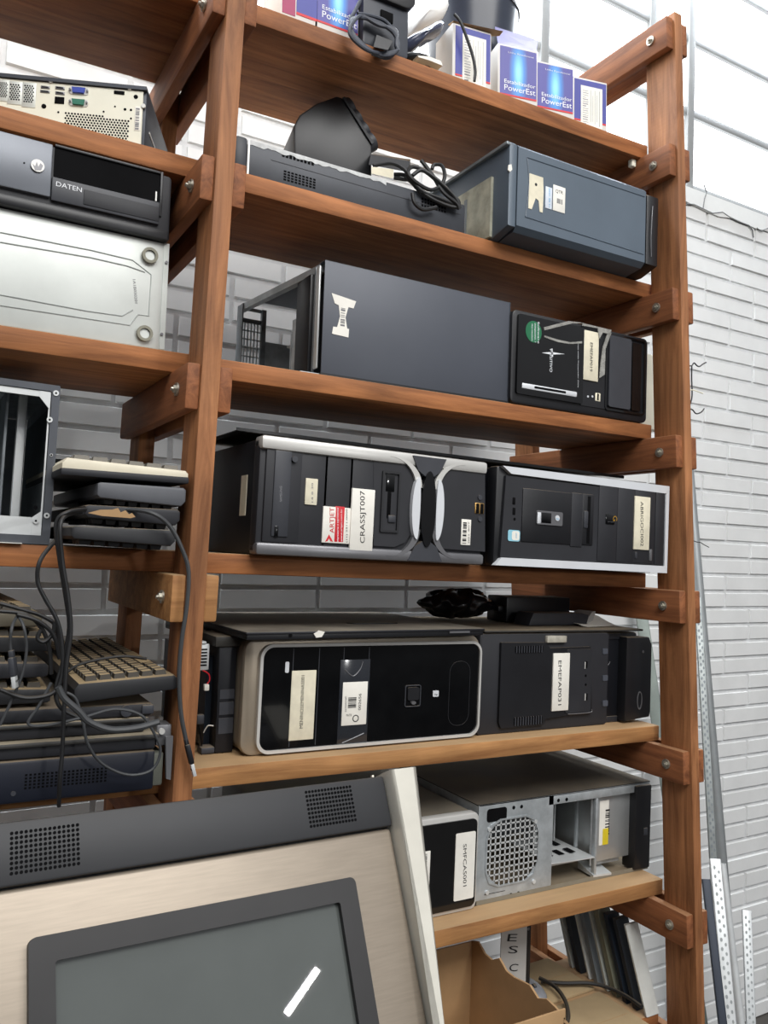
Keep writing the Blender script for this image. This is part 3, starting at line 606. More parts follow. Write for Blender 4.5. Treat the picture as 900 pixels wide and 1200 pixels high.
# side facing the camera: a sloped cover whose lower edge turns under
prof = [(.0, h-.006), (.006, h), (.30, h), (.30, 0), (.05, 0), (.010, zlo*.8), (.0, zlo+.008)]
t.part('case_cover', MB().prism(prof, xr, xk, 'x'), BLUEG)
t.part('end_collar', MB().prism([(.0, h-.004), (.006, h+.001), (.30, h+.001), (.30, .0), (.05, 0), (.0, zlo+.004)], .004, xr-.0008, 'x', bev=.004), BLUEG)
t.part('front_bezel', MB().prism([(-.002, h-.012), (.012, h-.004), (.30, h-.004), (.30, .0), (.04, .0), (-.002, .014)], xk+.001, t.w, 'x', bev=.006), BLK)
t.part('bezel_line', MB().tube([(xk+.015, -.004, h*.80), (xk+.011, -.006, h*.6), (xk+.010, -.006, h*.4), (xk+.014, -.004, h*.18)], .001, 6), SILVD)
t.part('embossed_panel', MB().tube([(xr+.02, -.0002, h*.88), (xk-.004, -.0002, h*.90)], .0011, 6, False).tube([(xr+.02, -.0002, zlo+.028), (xk-.004, -.0002, zlo+.024)], .0011, 6, False).tube([(xr+.02, -.0002, h*.88), (xr+.026, -.0002, h*.6), (xr+.020, -.0002, zlo+.028)], .0011, 6), mat('blue_grey_ridge', '525d69', .35))
rear = t.part('rear_plate', MB().box(-.002, .0036, .045, .30, .004, h*.70), mat('stained_rear_steel', 'a9a897', .5, .25, var=.3, scale=30), label='bare metal rear of the case, dull and stained')
t.part('drive_slot', MB().box(-.0035, -.001, .12, .128, .02, h*.6).box(-.0035, -.001, .16, .166, .02, h*.6).box(-.0035, -.001, .20, .206, .02, h*.6), GALVD, rear)
t.part('rear_flange', MB().box(-.004, .006, .296, .302, .0, h-.004, .001).box(-.003, .006, .0, .30, h-.008, h-.002, .001), GALVD)
s = t.part('torn_sticker', MB().prism([t.uv(c5(*q)) for q in ((347, 184), (402, 202), (404, 262), (400, 344), (388, 340), (384, 296), (372, 285), (356, 330), (342, 326))], -.0009, .0002), PAPERY, label='torn yellowed paper sticker')
t.part('logo_hole', t.disc(c5(373, 230), .0028, -.0012, -.0008), INK, s)
s = sticker(t, c5(413, 236), c5(437, 332), mat('pale_sticker', 'd3dbe6', .5), -.0009, y1=.0002); t.text('15 88 1020', c5(430, 322), c5(430, 246), -.0011, BLUEI, s, .003)
s = sticker(t, c5(444, 229), c5(490, 348), PAPER, -.0009, y1=.0002); t.text('QTR', c5(452, 262), c5(482, 270), -.0012, INK, s, .006); t.bars(c5(458, 285), c5(480, 312), -.0011, SILVD, s, 7)
sc = MB(); 
t.part('scuff', MB().prism([t.uv(c5(*q)) for q in ((262, 150), (274, 148), (277, 170), (268, 178), (260, 170))], -.0008, .001), PAPER)

# ================================================================== shelf A, right bay: cartons and odds
cw = crop(580, 0, 6.4286); cv = crop(470, 0, 6); cu_ = crop(330, 0, 5.2941)
BOXB = mat('deep_blue_card', '2c3390', .45, var=.06); BOXW = mat('white_card', 'd6d3cf', .6, var=.04); GLOW = None
def glow_mat():
    m = bpy.data.materials.new('blue_print_with_light_burst'); m.use_nodes = True; n = m.node_tree.nodes; l = m.node_tree.links
    b = n['Principled BSDF']; b.inputs['Roughness'].default_value = .4
    tc = n.new('ShaderNodeTexCoord'); mp = n.new('ShaderNodeMapping'); mp.inputs['Location'].default_value = (-.5, 0, -.5); mp.inputs['Scale'].default_value = (1, 0, 1)
    l.new(tc.outputs['Generated'], mp.inputs[0]); mp2 = n.new('ShaderNodeMapping'); mp2.inputs['Scale'].default_value = (3.6, 1, 1.15); l.new(mp.outputs[0], mp2.inputs[0])
    g = n.new('ShaderNodeTexGradient'); g.gradient_type = 'SPHERICAL'; l.new(mp2.outputs[0], g.inputs[0])
    r = n.new('ShaderNodeValToRGB'); e = r.color_ramp.elements; e[0].position = .05; e[0].color = lin('35318f'); e[1].position = .95; e[1].color = lin('8fe6f2'); k = e.new(.45); k.color = lin('2a7fd0')
    l.new(g.outputs['Fac'], r.inputs[0]); l.new(r.outputs[0], b.inputs['Base Color']); return m
GLOW = glow_mat()
def carton(label, tl, br, y, d, rz=0, w=None, h=None):
    a = aty((tl[0], br[1]), y); x0 = aty(tl, y).x; zb = bz('A', x0+.03)+.0006
    t = T('product_carton', label, 'box', (x0, y, zb), rz, TL['A'], 'blue printed product cartons on the top shelf')
    b = aty(br, y); t.w = w or (b.x-x0); t.h = h or .112; t.d = d
    t.part('carton_body', MB().box(0, t.w, 0, d, 0, t.h, .0012), BOXW)
    return t
def front_print(t, word=True):
    p = t.part('front_print', MB().box(.0045, t.w-.0015, -.0006, .0005, .021, t.h-.004), GLOW)
    t.part('red_stripe', MB().box(.0045, t.w-.0015, -.0008, .0005, .0175, .0208), RED)
    def tx(s_, x0, x1, z, hh, par): 
        me = text_mesh(s_); xs = [v.co.x for v in me.vertices]; ys = [v.co.y for v in me.vertices]; k = (x1-x0)/(max(xs)-min(xs)); kh = hh/max(ys)
        for v in me.vertices: v.co = (x0+(v.co.x-min(xs))*k, -.001, z+v.co.y*kh)
        me.materials.clear(); me.materials.append(INKW); o = bpy.data.objects.new('lettering', me); COL.objects.link(o); o.parent = par
    tx('PowerEst', t.w*.16, t.w*.95, .028, .011, p); tx('Estabilizador', t.w*.16, t.w*.95, .042, .0075, p); tx('Linha Residencial', t.w*.25, t.w*.9, t.h-.016, .003, p)
    return p
def side_print(t):
    t.part('side_print', MB().box(.006, t.w-.002, -.0006, .0005, .021, t.h-.004), BOXB); t.part('red_stripe', MB().box(.006, t.w-.002, -.0008, .0005, .0175, .0208), RED)
    s = t.part('data_label', MB().box(t.w*.25, t.w*.86, -.0012, 0, .004, t.h-.016), PAPER)
    mb = MB(); x0, x1, z0, z1 = t.w*.3, t.w*.8, .012, t.h-.022
    rn = random.Random(3)
    for i in range(16):
        zz = z0+(z1-z0)*i/16; mb.box(x0, x0+(x1-x0)*rn.choice((.2, .3, .32)), -.0014, -.0011, zz, zz+(z1-z0)/16*rn.choice((.2, .3, .45)))
    for j in range(4): mb.box(x0+(x1-x0)*(.45+.12*j), x0+(x1-x0)*(.45+.12*j)+.0007, -.0014, -.0011, z0+rn.uniform(0, .01), z1-rn.uniform(0, .02))
    mb.box(x0+(x1-x0)*.95, x1-.001, -.0014, -.0011, z0, z1); t.part('printed_data', mb, SILVD, s)
t = carton('blue carton with its purple top flap standing open', cw(36, 235), cw(275, 760), .122, .07, rz=-.2, w=.085, h=.118); front_print(t)
fl_ = MB().hexa([(.001, .001, t.h), (t.w-.001, .001, t.h), (t.w-.001, .0025, t.h), (.001, .0025, t.h), (.012, -.012+.05, t.h+.058), (t.w+.022, -.012+.05, t.h+.050), (t.w+.022, -.0105+.05, t.h+.050), (.012, -.0105+.05, t.h+.058)])
t.part('top_flap', fl_, mat('purple_grey_card', '77749c', .6, var=.1, scale=30), label='open purple-grey top flap')
t = carton('blue carton standing second from the right end of the top shelf', cw(318, 350), cw(535, 880), .120, .07, rz=-.2, w=.086, h=.112); front_print(t)
t = carton('blue carton with a large white data label at the right end of the top shelf', cw(590, 470), cw(810, 990), .118, .06, rz=-.2, w=.083, h=.108); side_print(t)
t = carton('blue carton with data label standing open beside the white plastic bag', cv(374, 130), cv(600, 590), .114, .07, rz=-.12, w=.082, h=.116); side_print(t)
t.part('top_flap', MB().hexa([(.0, .0, t.h), (.0, -.003, t.h+.001), (t.w+.02, -.01, t.h+.004), (t.w+.02, .004, t.h+.003), (.0, .02, t.h+.006), (.0, .018, t.h+.007), (t.w+.01, .016, t.h+.010), (t.w+.01, .02, t.h+.009)]), CARD, label='brown inner face of the folded flap')
t = carton('plain dark blue carton half behind the cartons with the open flap', cv(600, 240), cv(660, 600), .205, .08, w=.034, h=.113); t.part('side_print', MB().box(.002, t.w-.002, -.0006, 0, .016, t.h-.003), BOXB)
t = carton('red and white carton by the left upright on the top shelf', cu_(0, 0), cu_(165, 95), .105, .08, w=.066, h=.115)
t.part('front_print', MB().box(.002, .025, -.0006, 0, .012, t.h-.003), mat('magenta_print', '9a2658', .5)); t.part('front_print', MB().box(.027, t.w-.002, -.0006, 0, .021, t.h-.003), BOXB); t.part('red_stripe', MB().box(.027, t.w-.002, -.0008, 0, .0165, .0208), RED)
t = carton('blue carton behind the coiled cable on the top shelf', cu_(212, 0), cu_(480, 220), .105, .08, w=.082, h=.118); front_print(t)
# voltage stabiliser: black box with coiled mains lead
q = aty(cu_(500, 260), .095); q2 = aty(cu_(785, 260), .095)
t = T('voltage_stabilizer', 'black plastic voltage stabilizer standing over the shelf edge with a coiled lead', 'power supply', (q.x, .093, bz('A', q.x+.03)+.0006), 0, TL['A'])
wS = q2.x-q.x
t.part('housing', MB().prism(rr(0, 0, wS, .17, .006), 0, .10, bev=.003), mat('dark_slate_plastic', '2f333c', .5)); t.part('rim', MB().prism(rr(-.004, .085, wS+.010, .16, .02), -.008, .02, bev=.003), BLK)
t.part('groove', MB().box(.008, wS-.004, -.0092, -.007, .105, .109), HOLE); t.part('socket', MB().box(.033, .058, -.003, 0, .052, .070, .002), HOLE)
qz = lambda x, y, yy=.078: tuple(aty(cu_(x, y), yy))
P1 = [qz(490, 0, .085)]+[qz(455, 70, .08)]
loop = []
for k_ in range(4):
    o = k_*5
    loop += [qz(430+o, 120+o, .074-.004*k_), qz(440-o, 200+o, .07-.003*k_), qz(520, 290+o, .068-.003*k_), qz(620, 345-o, .07), qz(700+o, 330-o, .072), qz(725-o, 280, .074), qz(690+o, 200-o, .076), qz(600, 140+o, .078), qz(500, 110-o, .078)]
t2 = cable_thing('mains_cable', 'coiled dark mains lead hanging over the edge of the top shelf', 'cable', [P1+loop[:], [qz(470, 85), qz(540, 95), qz(640, 130), qz(700, 210), qz(720, 290), qz(660, 360), qz(560, 330)]], .0032, mat('slate_cable_rubber', '3d414b', .5))
t2.part('plug', MB().hexa([tuple(t2.loc(qz(*p))) for p in ((590, 215, .065), (690, 255, .06), (690, 255, .085), (590, 215, .09), (570, 290, .062), (660, 310, .058), (660, 310, .08), (570, 290, .085))]), BLK)
# white bag, black bag and round black base
qq = lambda x, y, yy: tuple(aty(cv(x, y), yy))
def soft(name, label, cat, outline, y, d, m, part):
    pts = [aty(cv(*v), y) for v in outline]; b = Vector((sum(p.x for p in pts)/len(pts), y, min(p.z for p in pts)))
    t = T(name, label, cat, b); n = len(pts)
    P = [(p.x-b.x, p.z-b.z) for p in pts]; cx = sum(p[0] for p in P)/n; cz_ = sum(p[1] for p in P)/n
    mb = MB(); tb = bmesh.new(); rings = []
    for s_, yy in ((.0, .0), (.55, .006), (.92, .022), (1, .05), (.95, .05+d*.6), (.6, .05+d)):
        rings.append([tb.verts.new((cx+(p[0]-cx)*max(s_, .02), yy+R.uniform(-.002, .002)*(s_ < 1), cz_+(p[1]-cz_)*max(s_, .02))) for p in P])
    for A, B2 in zip(rings, rings[1:]):
        for i in range(n): tb.faces.new((A[i], A[(i+1) % n], B2[(i+1) % n], B2[i]))
    tb.faces.new(rings[0]); tb.faces.new(rings[-1]); bmesh.ops.recalc_face_normals(tb, faces=tb.faces[:])
    bmesh.ops.subdivide_edges(tb, edges=tb.edges[:], cuts=1, smooth=.6, use_grid_fill=True); mb._add(tb); t.part(part, mb, m, smooth=1.2); return t
soft('plastic_bag', 'bright white plastic bag behind the black bag on the top shelf', 'bag', ((40, 225), (60, 130), (95, 30), (130, -60), (300, -120), (390, -60), (385, 20), (340, 80), (230, 130), (120, 190), (60, 250)), .155, .015, mat('white_plastic_film', 'f2f2f0', .35, var=.03), 'film')
soft('black_bag', 'shiny black plastic bag hung between the stabilizer and the open carton', 'bag', ((48, 262), (130, 195), (250, 135), (350, 92), (368, 118), (300, 190), (190, 260), (120, 320), (60, 320)), .10, .012, mat('black_film', '41465c', .25, coat=.4), 'film')
t = soft('adapter_plug', 'small black adapter with a white label lying on the front edge of the top shelf', 'adapter', ((52, 372), (60, 322), (110, 340), (200, 345), (250, 390), (285, 440), (288, 475), (180, 432), (100, 405)), .092, .03, BLK, 'shell')
b0 = t.M.translation; t.part('white_label', MB().prism([(aty(cv(*v), .092).x-b0.x, aty(cv(*v), .092).z-b0.z) for v in ((108, 398), (190, 405), (270, 435), (284, 470), (190, 432), (115, 410))], -.004, .02), PAPER)
qa = aty(cv(560, 190), .20); ztop = bz('A', .55)+.132
t = T('monitor_base', 'round black plastic base lying on top of the cartons on the top shelf', 'monitor stand', (qa.x+.03, .27, ztop+.012), 0, TL['A'])
t.part('disc', MB().cyl((0, 0, .06), .085, .12, 'z', 40, r2=.098), mat('slate_black_plastic', '262c3a', .3)); t.part('rim', MB().cyl((0, 0, .122), .100, .006, 'z', 40), BLK)
dz = [qq(375, 100, .10), qq(420, 160, .096), qq(470, 290, .094), qq(505, 400, .093), qq(522, 500, .092), qq(516, 570, .0915)]
t = cable_thing('thin_cable', 'thin black cable drooping across the carton with the folded brown flap', 'cable', [dz], .0028)

# ================================================================== shelf E, right bay
ce = crop(200, 690, 2.3684)
t = tower('computer_tower', 'black-faced tower in a champagne case with a label reading MENINOSEMENINAS001', 'E', ce(209, 158), ce(846, 468), .128, .36, None)
w = t.w; h = t.h = t.uv(ce(845, 128))[1]
t.part('case_body', MB().prism(rr(0.0, 0, w, h, .02), .012, .36, bev=.004), TAN)
t.part('front_shell', MB().prism(rr(-.004, 0, w, h, .022), -.002, .016, bev=.005), TAN)
x0, z0 = t.uv(ce(238, 470), -.008); x1, z1 = t.uv(ce(846, 160), -.008); x0 += .001
zA = .003; zB_ = h-.010; x0 = t.uv(ce(241, 320), -.006)[0]; x1 = w-.001
t.part('chrome_frame', MB().ring(rr(x0, zA, x1, zB_, .022, 8), rr(x0+.005, zA+.005, x1-.004, zB_-.005, .018, 8), -.010, 0), SILV)
fc = t.part('front_panel', MB().prism(rr(x0+.004, zA+.004, x1-.0035, zB_-.004, .019, 8), -.0065, 0), BLKG)
for xx in (330, 402, 470, 540):
    xm = t.uv(ce(xx, 310))[0]; t.part('bay_gap', MB().box(xm-.0006, xm+.0006, -.0068, 0, zA+.008, zB_-.008), CHAR, fc)
t.part('indicator', t.rect(ce(314, 201), ce(323, 231), -.0075, 0, .002), WHITEP)
s = sticker(t, ce(332, 226), ce(390, 414), PAPERY, -.0078, y1=-.006, label='cream paper label reading MENINOSEMENINAS001'); t.text('MENINOSEMENINAS001', ce(361, 384), ce(366, 238), -.0081, INK, s, .0058)
t.part('tape_strip', t.rect(ce(467, 196), ce(538, 436), -.0072, -.006), KAMB)
s = sticker(t, ce(473, 258), ce(536, 373), PAPER, -.0082, y1=-.006, label='white inventory label numbered 002656'); t.bars(ce(487, 299), ce(508, 327), -.0085, INK, s, 12, 'z'); t.text('002656', ce(521, 334), ce(523, 288), -.0085, INK, s, .005)
t.part('stamp', MB().ring(ell(*t.uv(ce(507, 357)), .006, .006), ell(*t.uv(ce(507, 357)), .0045, .0045), -.0085, -.008), INK, s); t.text('PATR', ce(481, 352), ce(496, 351), -.0085, INK, s, .004); t.text('PATRIMONIO', ce(482, 338), ce(482, 296), -.0085, SILVD, s, .003)
pb_ = t.part('power_panel', t.frame(ce(645, 266), ce(686, 324), .004, .0015, -.0085, 0), CHAR); t.part('power_button', t.rect(ce(652, 272), ce(682, 306), -.009, 0, .004), BLK); t.part('button_light', t.disc(ce(667, 314), .003, -.0095, 0, rx=1.6), SILVD)
s = t.part('badge', t.rect(ce(722, 281), ce(737, 297), -.0078, 0, .0015), WHITEP); t.text('hp', ce(726, 293), ce(734, 293), -.0081, BLKG, s, .003)
t.part('door_outline', t.frame(ce(770, 200), ce(820, 375), .02, .0007, -.0068, 0), BLKM, fc); t.part('tape_crease', MB().tube([(t.uv(ce(*q))[0], -.0075, t.uv(ce(*q))[1]) for q in ((478, 222), (500, 240), (520, 222), (528, 200))], .0008, 5).tube([(t.uv(ce(*q))[0], -.0075, t.uv(ce(*q))[1]) for q in ((470, 425), (500, 412), (530, 398))], .0008, 5), SILVD)
hpE = t; hpz = bz('E', .35)+h
# side panel lying on it
t = T('side_panel', 'dusty black case side panel lying on the champagne tower', 'panel', (.118, .085, bz('E', .12)+h+.0012), .03, TL['E']+.004)
wp = .465
t.part('sheet', MB().box(0, wp, 0, .37, .008, .0125, .0015), mat('black_dusty_steel', '202126', .5, .2, dust=.85, dustcol='8a8274')); t.part('folded_edge', MB().box(.002, wp-.002, .002, .012, 0, .010, .001).box(0.002, .014, .004, .368, 0, .01, .001), BLK)
cz0 = .0125
t.part('finger_recess', MB().prism(rr(.24, .10, .345, .128, .013), cz0-.001, cz0+.0022, axis='z'), BLK); t.part('paint_chip', MB().prism([(.115, .0085), (.125, .0135), (.135, .011), (.13, .003), (.12, .002)], -.0006, .003), PAPER)
t.part('punched_hole', MB().cyl((.075, .0006, .0065), .003, .0006, 'y', 12), HOLE)
t.part('scratch', MB().box(.385, .43, -.0008, .001, .005, .0085), SILVD)
# ---- EMEFAP031 tower
c7 = crop(500, 670, 2.5)
t = tower('computer_tower', 'matte black tower with a hinged front panel and a label reading EMEFAP031', 'E', c7(151, 178), c7(642, 474), .135, .30, None)
w = t.w; h = t.h
t.part('case_body', MB().box(0, w-.02, .012, .30, 0, h-.004, .006), NAVY)
xq = t.uv(c7(528, 300))[0]; xs = t.uv(c7(572, 300))[0]
t.part('front_bezel', MB().prism(rr(0, 0, xq, h-.002, .008), -.004, .014, bev=.003), BLKM)
dr = t.part('door', MB().prism([t.uv(c7(*q)) for q in ((210, 206), (340, 206), (352, 222), (470, 218), (474, 408), (400, 418), (340, 428), (330, 446), (208, 456), (202, 440))], -.010, 0), BLK)
for a, b in (((250, 216), (330, 234)), ((246, 424), (328, 442))):
    mb = MB(); (xa, za), (xb, zb2) = t.uv(c7(*a)), t.uv(c7(*b))
    vr = t.part('vent', MB().prism(rr(xa, zb2, xb, za, .003), -.0112, 0), HOLE, dr)
    for i in range(11): mb.box(xa+(xb-xa)*(i+.2)/11, xa+(xb-xa)*(i+.55)/11, -.0122, -.010, zb2, za)
    t.part('vent_slats', mb, CHAR, dr)
t.part('inner_panel', t.rect(c7(400, 226), c7(468, 406), -.0115, 0, .005), BLKM, dr)
for q in ((455, 270), (455, 364)): t.part('usb_port', t.rect(c7(q[0]-5, q[1]-11), c7(q[0]+5, q[1]+11), -.012, 0), HOLE, dr); 
t.part('port_edge', t.rect(c7(451, 262), c7(453, 282), -.0124, 0).box(t.uv(c7(451, 354))[0], t.uv(c7(453, 374))[0], -.0124, 0, t.uv(c7(452, 374))[1], t.uv(c7(452, 354))[1]), SILV, dr)
for q in ((454, 302), (454, 328)): t.part('audio_jack', t.disc(c7(*q), .0025, -.012, 0), HOLE, dr)
t.part('trim_line', MB().tube([(t.uv(c7(*q))[0], -.0112, t.uv(c7(*q))[1]) for q in ((402, 414), (440, 412), (470, 408), (472, 400))], .001, 6), SILVD, dr)
s = sticker(t, c7(360, 237), c7(402, 402), PAPER, -.0128, y1=-.009, label='white label reading EMEFAP031'); t.text('EMEFAP031', c7(373, 258), c7(372, 388), -.0131, INK, s, .0082)
for q in ((518, 232), (518, 310), (518, 384)): t.part('drive_button', t.rect(c7(q[0]-7, q[1]-8), c7(q[0]+7, q[1]+8), -.0055, 0, .002), GRAYP)
t.part('masking_tape', t.rect(c7(343, 186), c7(400, 206), -.0115, 0), TAPE)
t.part('open_bay', MB().box(xq+.001, xs, .03, .034, .012, h-.018), HOLE); t.part('bay_wire', MB().tube([(xq+.006, .02, h*.55), (xq+.012, .01, h*.62), (xq+.02, .012, h*.66), (xq+.014, .018, h*.6)], .0008, 6), SILVD)
t.part('bay_frame', MB().box(xq, xs+.004, .01, .05, 0, .012, .001).box(xq, xs+.004, .01, .05, h-.018, h-.006, .001), BLKM)
bd = t.part('swung_bezel', MB().prism([(xs, .004), (w-.004, .010), (w, h*.12), (w-.001, h*.85), (w-.01, h-.012), (xs, h-.012)], -.012, .02, bev=.003), BLK)
e0x, e0z = t.uv(c7(610, 374)); t.part('button_ring', MB().ring(ell(e0x, e0z, .0075, .019), ell(e0x, e0z, .0055, .0165), -.0135, -.011), SILVD, bd); t.part('badge', t.disc(c7(621, 232), .003, -.0128, -.011), SILVD, bd)
# thin dusty panel on top of it
t = T('side_panel', 'dusty thin case panel lying on the tower labelled EMEFAP031', 'panel', (.605, .128, bz('E', .605)+h+.001), .0, TL['E'])
t.part('sheet', MB().box(0, .42, 0, .30, .0, .004, .001), mat('dusty_panel', '3a3733', .7, dust=.9, dustcol='93856f'))
pz = bz('E', .8)+h+.0055
# bits lying on that panel
t = T('drive_bezel', 'dark curved plastic bezel lying on the thin panel above the tower labelled EMEFAP031', 'bezel', (.772, .20, pz+.001), .04, TL['E'])
t.part('shell', MB().prism([(0, 0), (.17, 0), (.172, .022), (.15, .026), (.012, .026), (.004, .012)], 0, .05, bev=.003), CHAR); t.part('end_lip', MB().prism([(.165, .002), (.185, .010), (.192, .030), (.18, .028), (.172, .018)], .0, .05), SILV)
t = T('drive_bezel', 'flat black plastic bezel stacked behind the curved one above the tower labelled EMEFAP031', 'bezel', (.768, .27, pz+.001), -.0, TL['E'])
t.part('shell', MB().box(0, 0+.18, 0, .07, 0, .055, .004), BLK); t.part('tab', MB().box(-.014, 0, .01, .03, .022, .034, .002), BLK)
t = T('plastic_bag', 'crumpled black plastic bag left of the bezels on the thin panel', 'bag', (.68, .33, pz+.010), 0)
def lump(u, v):
    a = 2*math.pi*u; b = math.pi*v; n = 1+.18*math.sin(5*a+2)*math.sin(3*b)+.1*math.sin(9*a+4*b)
    return Vector((.075*n*math.cos(a)*math.sin(b), .06*n*math.sin(a)*math.sin(b), .028+.028*n*math.cos(b)))
t.part('film', MB().grid(lump, 40, 16), mat('black_bag_film', '0d0e12', .25, coat=.3), smooth=1.5)
t = T('paper_scrap', 'torn white paper scrap on the thin panel beside the curved bezel', 'paper', (.90, .165, pz), .2, TL['E'])
t.part('sheet', MB().grid(lambda u, v: Vector((.11*u*(1-.3*v), .035*v, .0006+.006*math.sin(3*u+v*2)**2*v+.016*max(0, u-.75)*4*v)), 12, 6, .0005), PAPER)
# ---- opened drive standing at the left end of shelf E
cd_ = crop(220, 720, 6.6667)
t = T('computer_case', 'opened narrow black case with loose wires standing by the left upright', 'computer', (.080, .19, bz('E', .1)+.0014), -.0, 0)
t.part('case_body', MB().box(.022, .052, -.03, .27, .0, .168, .002), NAVY); t.part('top_cap', MB().box(.014, .0545, -.034, .27, .1685, .185, .002), mat('dusty_cap', '33322f', .6, dust=.9, dustcol='7d7160'))
mb = MB()
for i in range(4): mb.box(.028, .036, .06+i*.03, .075+i*.03, .1851, .1856)
t.part('cap_slot', mb, HOLE); t.part('chassis_plate', MB().box(.012, .0235, .0, .26, .004, .150), mat('blue_black_steel', '18202a', .4, .3))
mb = MB()
for z_, zz in ((.03, .06), (.064, .085), (.09, .11)): mb.box(.0225, .024, -.02, .0, z_, zz)
t.part('drive_bay', MB().box(.026, .05, -.0308, -.03, .085, .10).box(.026, .05, -.0308, -.03, .06, .08).box(.026, .05, -.0308, -.03, .03, .055), CHAR)
t.part('card_bracket', MB().box(-.012, .010, -.018, -.014, .130, .172, .002).box(-.016, .004, -.02, .02, .172, .176, .001), GALVB); mb = MB()
for i in range(6): mb.box(-.008, .006, -.0186, -.018, .137+i*.005, .1395+i*.005)
t.part('bracket_slots', mb, HOLE); t.part('lever', MB().tube([(-.018, -.01, .11), (-.006, -.014, .055), (.004, -.016, .008)], .0028, 8), BLKG)
t.part('latch', MB().box(.0, .022, -.03, -.005, .0, .010, .002), CHAR); t.part('clip', MB().box(-.006, .006, -.02, -.01, .045, .06, .002), CHAR)
t.part('red_wire', MB().tube([(.0, -.016, .130), (.010, -.018, .124), (.012, -.018, .114), (.008, -.018, .108)], .0011, 6), RED); t.part('white_connector', MB().box(.003, .011, -.022, -.014, .098, .108, .001), PAPER)
t.part('white_wire', MB().tube([(.008, -.012, .03), (.012, -.02, .042), (.020, -.024, .042)], .001, 6), PAPER)

# ================================================================== shelf F, right bay
cf = crop(440, 860, 2.5)
t = tower('computer_tower', 'black-faced tower half hidden by the kiosk, with a label reading SMFCAS001', 'F', (352, 990), (556.5, 1066), .135, .40, None)
w = t.w; h = t.h = t.uv(cf(292, 228))[1]
t.part('case_body', MB().prism(rr(0, 0, w, h-.002, .012), .012, .40, bev=.003), mat('dusty_dark_case', '4a4742', .5, .3, dust=.85, dustcol='7f7768')); t.part('front_frame', MB().prism(rr(0, 0, w, h, .012), -.003, .016, bev=.003), SILV)
t.part('front_panel', MB().prism(rr(.008, .008, w-.006, h-.010, .010), -.006, 0), BLKG)
s = sticker(t, cf(230, 290), cf(280, 475), PAPER, -.0074, y1=-.005, r=.003, label='white label reading SMFCAS001'); t.text('SMFCAS001', cf(250, 320), cf(250, 443), -.0077, INK, s, .0075)
s = sticker(t, cf(112, 346), cf(150, 464), PAPER, -.0074, y1=-.005, label='white barcode label cut off by the kiosk'); t.bars(cf(122, 350), cf(142, 420), -.0077, INK, s, 14, 'z'); t.text('04', cf(145, 455), cf(145, 445), -.0077, INK, s, .005)
# ---- bare metal chassis
t = tower('computer_case', 'bare galvanised chassis with a square fan grille and open drive bay', 'F', cf(300, 212), cf(800, 410), .142, .29, None)
w = t.w; h = t.h = t.uv(cf(300, 212))[1]
xw = t.uv(cf(505, 300))[0]; xd = t.uv(cf(755, 280))[0]; w = t.uv(cf(800, 280))[0]
gz0, gz1 = t.uv(cf(325, 455))[1], t.uv(cf(325, 255))[1]; gx0, gx1 = t.uv(cf(322, 350))[0], t.uv(cf(477, 340))[0]; cxg, czg = (gx0+gx1)/2, (gz0+gz1)/2; rg = (gx1-gx0)/2; rgz = (gz1-gz0)/2
# plate round the grille: four borders, octagonal corners
mb = MB(); oc = [(rg*a, rgz*b) for a, b in ((1, .5), (.5, 1), (-.5, 1), (-1, .5), (-1, -.5), (-.5, -1), (.5, -1), (1, -.5))]
oo = [(xw, czg+rgz*.5), (cxg+rg*.5, h), (cxg-rg*.5, h), (0, czg+rgz*.5), (0, czg-rgz*.5), (cxg-rg*.5, 0), (cxg+rg*.5, 0), (xw, czg-rgz*.5)]
mb.ring(oo, [(cxg+a, czg+b) for a, b in oc], 0, .0015)
for sx_, sz_ in ((1, 1), (-1, 1), (-1, -1), (1, -1)):
    X = xw if sx_ > 0 else 0; Zz = h if sz_ > 0 else 0
    mb.prism([(X, czg+sz_*rgz*.5), (X, Zz), (cxg+sx_*rg*.5, Zz)], 0, .0015)
t.part('front_plate', mb, GALV)
mb = MB(); n = 11
for i in range(n+1):
    u = -1+2*i/n; ext = 1 if abs(u) <= .5 else 1-(abs(u)-.5)
    mb.box(cxg+rg*u-.0014, cxg+rg*u+.0014, .0002, .0016, czg-rgz*ext, czg+rgz*ext); mb.box(cxg-rg*ext, cxg+rg*ext, .0002, .0016, czg+rgz*u-.0014, czg+rgz*u+.0014)
t.part('fan_grille', mb, GALVB); t.part('grille_ribs', MB().ring(rr(cxg-rg, czg-rgz, cxg+rg, czg+rgz, rg*.5, 2), rr(cxg-rg+.003, czg-rgz+.003, cxg+rg-.003, czg+rgz-.003, rg*.5, 2), -.002, 0), GALV)
hl = MB()
for a, b in (((327, 226), (384, 250)), ((318, 476), (378, 500))): (x0, z0), (x1, z1) = t.uv(cf(*a)), t.uv(cf(*b)); t.part('punched_slot', MB().prism(rr(x0, max(z0+.003, .006), x1, max(z1-.001, .016), .006), -.0004, 0), HOLE)
for q in ((405, 216), (428, 213), (396, 489), (418, 485), (536, 195), (560, 192)): t.part('punched_hole', MB().prism(ell(t.uv(cf(*q))[0], max(.006, t.uv(cf(*q))[1]), .0036, .0036, 14), -.0004, 0), HOLE)
for q in ((333, 280), (468, 256), (463, 432), (326, 464)): t.part('screw', MB().cyl((t.uv(cf(*q))[0], -.001, t.uv(cf(*q))[1]), .004, .003, 'y', 14), GALVB)
